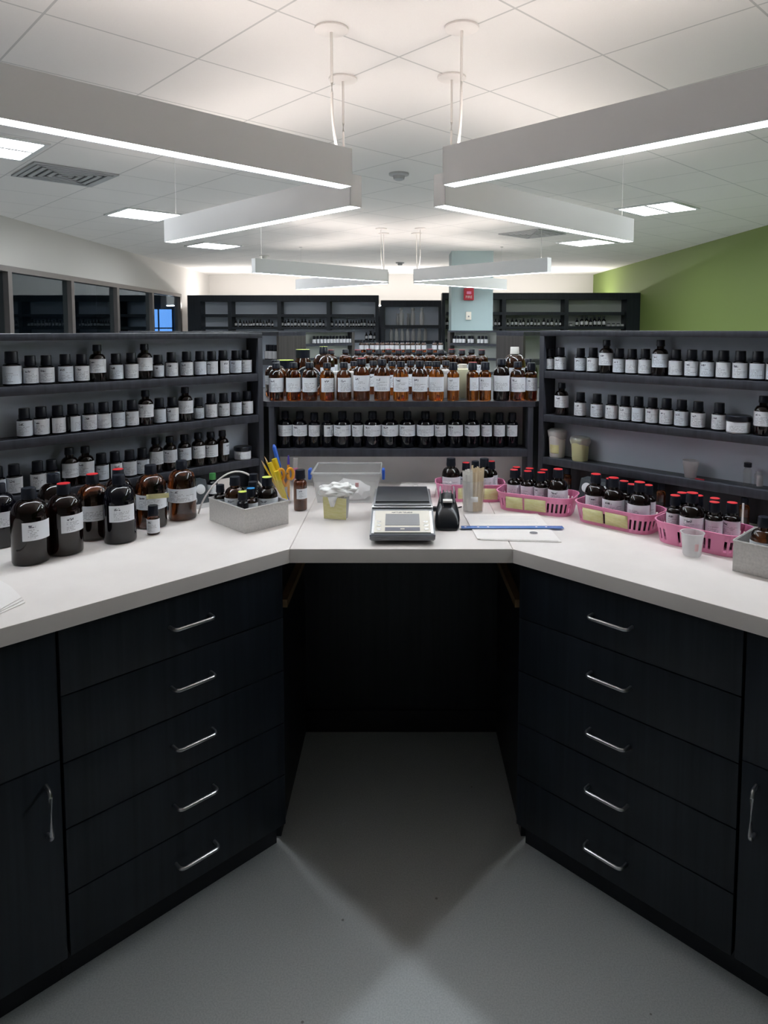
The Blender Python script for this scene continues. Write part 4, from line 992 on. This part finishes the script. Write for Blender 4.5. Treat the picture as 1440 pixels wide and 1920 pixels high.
# tape dispenser
td = thing('tape_dispenser', 'glossy black tape dispenser standing right beside the balance', 'dispenser', (.141, 2.028, ZTT), -.05)
td.scale = (1.14, 1, 1)
bm = B(); secs = []
prof = [(0.0, .026, .010), (.006, .031, .026), (.03, .0335, .050), (.07, .0315, .066), (.105, .027, .078), (.13, .024, .088), (.15, .022, .082), (.155, .018, .06)]
for y, w_, h_ in prof:
    ring = []
    for k in range(24):
        a = 2*PI*k/24; ca, sa = math.cos(a), math.sin(a)
        x = w_*math.copysign(abs(ca)**.7, ca); z = h_/2+h_/2*math.copysign(abs(sa)**.6, sa)
        ring.append((x, y, z))
    secs.append(ring)
loft(bm, secs); obj('housing', bm, M['black'], td)
for s in (-1, 1):
    bm = B(); x0, x1 = sorted((s*.017, s*.021)); box(bm, x0, x1, .075, .150, .068, .104, .002); obj('cheek', bm, M['grey_plastic'], td)
bm = B(); lathe(bm, [(.012, -.012), (.024, -.012), (.024, .012), (.012, .012), (.012, -.012)], 28); o = obj('tape_roll', bm, M['clear'], td, loc=(0, .128, .100)); o.rotation_euler = (0, PI/2, 0)
bm = B(); box(bm, -.012, .014, .058, .082, .0715, .078, .001); obj('label_strip', bm, M['paper'], td)
# cup of blotter strips and sticks
sp_ = (onz(868, 960, ZT)+onz(910, 962, ZT))/2; sp_.z = ZTT; sp_ += Vector((-.002, .018, 0))
t = thing('blotter_cup', 'clear cup packed with white blotters and wooden sticks', 'cup', sp_)
bm = B(); lathe(bm, [(0, 0), (.034, 0), (.042, .108), (.0408, .108), (.0328, .003), (0, .003)], 30); obj('cup_wall', bm, M['clear'], t)
bm = B(); vs = [(-.012, -.0395, .040), (.012, -.0395, .040), (.012, -.0405, .058), (-.012, -.0405, .058)]; v_ = [bm.verts.new(p) for p in vs]; bm.faces.new(v_)
o = obj('cup_label', bm, M['print'], t); md = o.modifiers.new('s', 'SOLIDIFY'); md.thickness = .0006
rr = random.Random(11); cnt = 0
for ix in range(9):
    for iy in range(5):
        x = (ix-4)*.0072; y = (iy-2)*.0115
        if math.hypot(x, y) > .0315: continue
        white = ix < 4; L_ = .126+rr.uniform(-.006, .012)+(.010 if not white else 0); lean = (rr.uniform(-.05, .05)-.06*(1 if white else 0)*0-.02*(ix-3)*-1*.5, rr.uniform(-.05, .05))
        bm = B(); wd = .0041 if white else .0031
        box(bm, -wd, wd, -.0005 if white else -.0009, .0005 if white else .0009, 0, L_)
        o = put('blotter_strip' if white else 'wooden_stick', mesh('strip', bm, M['strip_white'] if white else M['stick']), None, sp_+Vector((x*.92, y*.92, .0035)))
        o.rotation_euler = (lean[1]*.5, (ix-4)*.010, rr.uniform(-.5, .5))
        tag(o, ('white paper blotter strip in the clear cup' if white else 'thin wooden stick in the clear cup of blotters'), 'strip' if white else 'stick', 'blotter strips in the cup' if white else 'wooden sticks in the cup')
# sheets and ruler
t = thing('paper_sheets', 'printed white sheets under the blue ruler', 'paper', (0, 0, ZTT))
for k, off in enumerate(((0, 0), (.008, -.006))):
    bm = B(); uvl = bm.loops.layers.uv.new('UVMap')
    q = [(.222+off[0], 1.943+off[1]), (.452+off[0], 1.922+off[1]), (.452, 2.215), (.206, 2.205)]
    prism(bm, q, .0006+(1-k)*.0014, .0014+(1-k)*.0014)
    for f in bm.faces:
        for lp in f.loops: lp[uvl].uv = ((lp.vert.co.x-.2)/.25, (lp.vert.co.y-1.92)/.3)
    obj('sheet', bm, M['paper'], t)
c_ = onz(1000.5, 1001.5, ZT); bm = B(); lathe(bm, [(0, .0042), (.012, .0042)], 20, (c_.x, c_.y, 0)); obj('printed_seal', bm, M['ink'], t)
bm = B()
for k in range(5):
    box(bm, .25, .43, 2.10+.018*k, 2.1012+.018*k, .00365, .0038)
obj('printed_lines', bm, mat('faint_ink', (.62, .63, .65), .6), t)
t = thing('ruler', 'blue plastic ruler lying across the printed sheets', 'ruler', (.340, 2.048, ZTT+.0045))
bm = B(); box(bm, -.156, .156, -.012, .012, 0, .0022, .0008); obj('ruler_body', bm, M['blue_ruler'], t)
bm = B()
for x in (-.143, -.104, -.074, .074, .104): lathe(bm, [(0, .0024), (.0035, .0024)], 12, (x, 0, 0))
obj('punch_mark', bm, M['cap_white'], t)
# clipped papers behind the balance
t = thing('clipped_papers', 'stack of papers with a black binder clip behind the balance', 'paper', (.062, 2.54, ZTT), -.1)
bm = B(); box(bm, -.07, .07, -.09, .09, 0, .012, .001); obj('sheet', bm, M['paper'], t)
bm = B(); box(bm, -.006, .006, -.09, -.072, .0122, .014); box(bm, -.016, .016, -.094, -.078, .0141, .022); obj('clip', bm, M['black'], t)
bm = B(); tube(bm, [(-.006, -.086, .022), (-.008, -.096, .047), (.008, -.096, .047), (.006, -.086, .022)], .0012, 6); obj('clip_loop', bm, M['wire'], t)
t = thing('power_adapter', 'small black plug lying behind the tape dispenser', 'plug', (.128, 2.262, ZTT), -.1)
bm = B(); box(bm, -.022, .022, -.012, .012, 0, .012, .003); obj('plug_body', bm, M['black'], t)
bm = B(); tube(bm, [(.02, 0, .006), (.05, .012, .004), (.075, .04, .004)], .0025, 8); obj('lead', bm, M['black'], t)

# ------------------------------------------------------------------ pink baskets
def rrect(lx, ly, r, n=10):
    pts = []
    for cx, cy, a0 in ((lx/2-r, ly/2-r, 0), (-lx/2+r, ly/2-r, PI/2), (-lx/2+r, -ly/2+r, PI), (lx/2-r, -ly/2+r, 3*PI/2)):
        for i in range(n): a = a0+PI/2*i/(n-1); pts.append((cx+r*math.cos(a), cy+r*math.sin(a)))
    # resample evenly
    out = []; P = pts+[pts[0]]; Ls = [0]
    for p, q in zip(P, P[1:]): Ls.append(Ls[-1]+math.hypot(q[0]-p[0], q[1]-p[1]))
    N_ = 96
    for k in range(N_):
        s = Ls[-1]*k/N_; i = max(j for j in range(len(Ls)) if Ls[j] <= s); i = min(i, len(P)-2)
        f = (s-Ls[i])/((Ls[i+1]-Ls[i]) or 1); out.append((P[i][0]+(P[i+1][0]-P[i][0])*f, P[i][1]+(P[i+1][1]-P[i][1])*f))
    return out
def basket(c, ang, lx, ly, label, notes, bottles, bname, h=.062, paper=True):
    t = thing('pink_basket', label, 'basket', (c[0], c[1], ZTT), ang, 'pink plastic baskets')
    bm = B(); ring = rrect(lx, ly, ly*.33)
    zs = [0, .011, .042, h]; sc_ = [.90, .915, .965, 1.0]
    rows = [[bm.verts.new((x*s_, y*s_, z)) for x, y in ring] for z, s_ in zip(zs, sc_)]
    n = len(ring)
    for k in range(n):
        j = (k+1) % n; x = (ring[k][0]+ring[j][0])/2; y = ring[k][1]
        solid = (y < 0 and any(n0 < x < n1 for n0, n1 in notes))
        for q in range(3):
            if q == 1 and k % 2 == 0 and not solid: continue
            bm.faces.new((rows[q][k], rows[q][j], rows[q+1][j], rows[q+1][k]))
    bm.faces.new(rows[0][::-1])
    rim = [bm.verts.new((x*1.03, y*1.05, h)) for x, y in ring]
    for k in range(n): bm.faces.new((rows[3][k], rows[3][(k+1) % n], rim[(k+1) % n], rim[k]))
    o = obj('basket_wall', bm, M['pink'], t); md = o.modifiers.new('s', 'SOLIDIFY'); md.thickness = .0018
    for n0, n1 in (notes if paper else ()):
        bm = B(); y0, y1 = -ly/2*.925-.0032, -ly/2*.985-.0032
        v_ = [bm.verts.new(p) for p in ((n0, y0, .010), (n1, y0, .010), (n1, y1, .050), (n0, y1, .050))]; bm.faces.new(v_)
        o = obj('paper_note', bm, M['note'], t); md = o.modifiers.new('s', 'SOLIDIFY'); md.thickness = .0006
    L_ = []; ca, sa = math.cos(ang), math.sin(ang)
    for u, v, k, st, lb in bottles:
        zz = ZTT+.003; p = onz(u, v, zz+KIND[k][7]); dx, dy = p.x-c[0], p.y-c[1]
        L_.append([dx*ca+dy*sa, -dx*sa+dy*ca, KIND[k][0], k, st, lb])
    relax(L_, (-lx/2*.83, -ly/2*.84), (lx/2*.83, ly/2*.84))
    for lxx, lyy, r_, k, st, lb in L_:
        bottle(k, Vector((c[0]+lxx*ca-lyy*sa, c[1]+lxx*sa+lyy*ca, ZTT+.003)), lb+' '+bname, 'dark bottles '+bname, 'amber_dark', 'label' if 'pale' not in lb else 'label', R.uniform(-18, 18), 1., sticker=st)
    return t
basket((.249, 2.436), -.05, .245, .125, 'pink slotted basket furthest back, behind the blotter cup', [(-.045, -.005), (.035, .095)],
  [(848, 864, 'Q', None, 'black-capped bottle at the balance end'), (877, 866, 'P', 'red', 'red-topped bottle beside the black-capped end bottle'), (892, 861, 'P', None, 'black-capped bottle between the red tops'), (908, 867, 'P', 'red', 'second red-topped bottle past the blotters'), (930, 861, 'Q', None, 'black-capped bottle at the corner end')], 'in the rearmost pink basket')
basket((.463, 2.282), -.475, .262, .142, 'pink slotted basket with two yellow notes, next to the blotter cup', [(-.088, -.030), (-.024, .048)],
  [(970.4, 873.5, 'P', 'red', 'rear red-topped bottle of the end pair'), (966, 879, 'P', 'red', 'front red-topped bottle of the end pair'), (989.6, 882.5, 'P', 'red', 'red-topped bottle third from the balance end'), (999, 871, 'P', 'red', 'highest red-topped bottle at the back'), (1019.8, 881, 'P', 'red', 'rear red-topped bottle of the middle pair'), (1014.6, 886, 'P', 'red', 'front red-topped bottle of the middle pair'), (1046.5, 883, 'Q', 'red', 'largest red-topped bottle at the outer end')], 'in the two-note basket by the blotters')
basket((.686, 2.104), -PI/4, .262, .142, 'pink slotted basket with yellow notes in the middle of the green side worktop', [(-.088, -.018), (-.012, .062)],
  [(1124, 888, 'Q', 'red', 'red-topped bottle at the inner end'), (1142, 897, 'Q', 'red', 'pale-labelled red-topped bottle in front'), (1157.8, 896, 'P', 'red', 'red-topped bottle at the back middle'), (1170.6, 909.5, 'P', 'red', 'lowest red-topped bottle in front'), (1184, 898, 'P', 'red', 'red-topped bottle behind the front row'), (1204, 907, 'Q', 'red', 'biggest red-topped bottle in front'), (1221, 905.5, 'P', 'red', 'rear red-topped bottle at the outer end')], 'in the middle pink basket')
basket((.859, 1.896), -PI/4, .250, .142, 'pink slotted basket without notes, behind the clear measuring cup', [(-.085, -.055), (-.03, .02), (.045, .08)],
  [(1254.8, 923.5, 'P', 'red', 'red-topped bottle at the inner end'), (1274.7, 912.5, 'P', 'red', 'rear red-topped bottle of the first pair'), (1293, 924.5, 'Q', 'red', 'biggest red-topped bottle in front'), (1316, 919, 'P', 'red', 'dim red-topped bottle at the back'), (1331.5, 938, 'P', 'red', 'lowest red-topped bottle in front'), (1356, 927.5, 'P', 'red', 'rear red-topped bottle of the outer pair'), (1367, 942.5, 'P', 'red', 'front red-topped bottle of the outer pair')], 'in the basket behind the measuring cup', paper=False)
# clear measuring cup
p = top_at(1297, 1041); t = thing('measuring_cup', 'small clear plastic cup standing before the pink basket', 'cup', p)
bm = B(); lathe(bm, [(0, 0), (.0215, 0), (.0235, .004), (.029, .060), (.0315, .0615), (.0315, .064), (.0280, .0635), (.0222, .004), (0, .003)], 32); obj('cup_wall', bm, M['cupw'], t)
bm = B(); lathe(bm, [(.0256, .018), (.0272, .038)], 10, mi=0, a0=-PI/2-.15, a1=-PI/2+.25); o = obj('printed_scale', bm, mat('faded_pink_print', (.75, .5, .52), .5), t)
# steel box at the edge, green wall side
gp = onz(1373, 1070, ZT); ag, bg = (Vector(gp[:2])-Vector((HX, HY))).dot(Vector((K, -K))), (Vector(gp[:2])-Vector((HX, HY))).dot(Vector((K, K)))
t = steel_box(wpt(1, ag, bg, ZTT), -PI/4, .20, .16, .078, 'open steel box of bottles at the frame edge near the measuring cup')
for da, db, k, st, s_, lb in ((.055, .05, 'Q', None, .93, 'black-capped brown bottle at the inner corner of the edge steel box'), (.065, .12, 'Q', None, 1., 'taller black-capped bottle at the rear of the edge steel box'), (.130, .125, 'P', 'red', 1.1, 'red-topped bottle in the edge steel box'), (.135, .05, 'Q', None, .95, 'dark bottle cut by the frame in the edge steel box')):
    bottle(k, wpt(1, ag+da, bg+db, ZTT+.0035), lb, 'bottles in the edge steel box', 'amber_mid' if db < .1 else 'amber_dark', 'label', 0, s_, sticker=st)
# things on the bottom shelf, green wall side
def on_shelf3(u, b_=.036): a = onwing(1, u, 880, BF+b_); return wpt(1, a, BF+b_, ZL[1][3]+.0005)
def tub(u, label, r, h, m_body, crumple, note):
    t = thing('plastic_tub', label, 'tub', on_shelf3(u, .0385)); t.rotation_euler = (0, 0, -PI/4)
    bm = B(); lathe(bm, [(0, 0), (r*.82, 0), (r*.86, .004), (r, h), (r*.96, h), (r*.8, .004), (0, .004)], 30); obj('tub_body', bm, m_body, t)
    bm = B(); bmesh.ops.create_icosphere(bm, subdivisions=4, radius=1)
    for v in bm.verts:
        nv = mnoise.noise(v.co*2.6+Vector((crumple, 0, 0)))*.22+mnoise.noise(v.co*7)*.10
        zf = v.co.z
        q = Vector((v.co.x*r*1.13, v.co.y*r*1.01, (h*.98+zf*.016) if zf > 0 else h*.98+zf*h*.52)); q.x *= 1+nv*.45; q.y *= 1+nv*.08; q.z += nv*.006
        if q.z > h*1.10: q.z = h*1.10
        v.co = q
    obj('film', bm, M['film'], t)
    if note:
        bm = B(); rr_ = r*.965; lathe(bm, [(r*.90+.001, .018), (r*.965+.001, .050)], 10, a0=-PI/2-.45, a1=-PI/2+.75); o = obj('paper_note', bm, M['note'], t)
    return t
tub(1044, 'white plastic tub with yellow note and film cover on the bottom shelf', .0325, .098, mat('white_plastic', (.72, .69, .66), .4), 1.3, True)
tub(1087, 'pale yellow tub under clear film beside the white tub', .0335, .080, mat('pale_yellow_plastic', (.66, .66, .36), .4), 4.7, False)
t = thing('measuring_cup', 'hazy plastic cup with a pale stick on the bottom shelf', 'cup', on_shelf3(1295))
bm = B(); lathe(bm, [(0, 0), (.018, 0), (.026, .056), (.0248, .056), (.0168, .003), (0, .003)], 28); obj('cup_wall', bm, M['frost'], t)
o = thing('wooden_stick', 'short pale stick slanting inside the hazy plastic cup', 'stick', on_shelf3(1295)+Vector((-.008, 0, .005))); o.rotation_euler = (0, .75, 0)
bm = B(); box(bm, -.0025, .0025, -.001, .001, 0, .036); obj('stick_body', bm, M['stick'], o)
for u, hh_, lb, cap in ((1402, .062, 'clear glass vial with black cap at the end of the bottom shelf', True), (1423, .050, 'clear open vial beside the black-capped vial', False)):
    t = thing('vial', lb, 'vial', on_shelf3(u))
    bm = B(); lathe(bm, [(0, 0), (.0125, 0), (.0125, hh_*.82), (.009, hh_*.9), (.009, hh_), (.0075, hh_), (.0075, hh_*.9), (.011, hh_*.8), (.011, .002), (0, .002)], 24); obj('glass_body', bm, M['clear'], t)
    if cap:
        bm = B(); lathe(bm, [(.0095, hh_-.003), (.0112, hh_-.003), (.0112, hh_+.010), (0, hh_+.010)], 20); obj('cap', bm, M['cap'], t)
    else:
        bm = B(); lathe(bm, [(.0131, .006), (.0131, .040)], 10, a0=-PI/2-.9, a1=-PI/2+.9); obj('label', bm, M['label_plain'], t)
t = thing('red_strip', 'thin dark red strip lying beside the hazy cup on the bottom shelf', 'strip', on_shelf3(1313, .02), -PI/4)
bm = B(); box(bm, -.014, .014, -.004, .004, 0, .003); obj('strip_body', bm, M['alarm'], t)
# white rods leaning behind the baskets, amber bottles in the gap
for u, v, lb, hgt in ((1392, 985, 'thin white rod standing behind the outer basket under the shelf', .085), (1111, 920, 'short white stick standing behind the middle basket', .10)):
    p = wpt(1, onwing(1, u, v, .60 if u < 1200 else .63), .60 if u < 1200 else .63, ZTT)
    t = thing('white_rod', lb, 'rod', p); bm = B(); tube(bm, [(0, 0, 0), (0, 0, hgt)], .003 if u > 1200 else .0045, 8); obj('rod_body', bm, M['cord'], t)
for u, lb in ((1064, 'amber bottle in the gap behind the two-note basket'), (1240, 'amber bottle in the gap between the outer baskets'), (1398, 'amber bottle in the gap behind the edge steel box')):
    a = onwing(1, u, 905, .69); bottle('X', wpt(1, a, .69, ZTT), lb, None, 'amber', 'label', 180, .8)

# ------------------------------------------------------------------ light, camera, view
w = bpy.data.worlds.new('World'); sc.world = w; w.use_nodes = True
w.node_tree.nodes['Background'].inputs[0].default_value = (.5, .6, .75, 1); w.node_tree.nodes['Background'].inputs[1].default_value = .02
cam = bpy.data.cameras.new('Camera'); co = bpy.data.objects.new('Camera', cam); COL.objects.link(co)
co.location = (0, 0, H); co.rotation_euler = (PI/2-PT, 0, 0)
cam.sensor_fit = 'AUTO'; cam.sensor_width = 36; cam.lens = 36*F/1920
cam.shift_x = -(PX-720)/1920; cam.shift_y = -(960-PY)/1920
cam.clip_start = .05; cam.clip_end = 60
sc.camera = co
sc.view_settings.view_transform = 'Standard'; sc.view_settings.look = 'None'
sc.view_settings.exposure = 2.3; sc.view_settings.gamma = 1.0; sc.view_settings.use_curve_mapping = False
sc.cycles.use_denoising = True
sc.cycles.max_bounces = 12; sc.cycles.diffuse_bounces = 5; sc.cycles.glossy_bounces = 4; sc.cycles.transmission_bounces = 10; sc.cycles.transparent_max_bounces = 12
sc.cycles.caustics_reflective = False; sc.cycles.caustics_refractive = False
sc.cycles.sample_clamp_indirect = 6
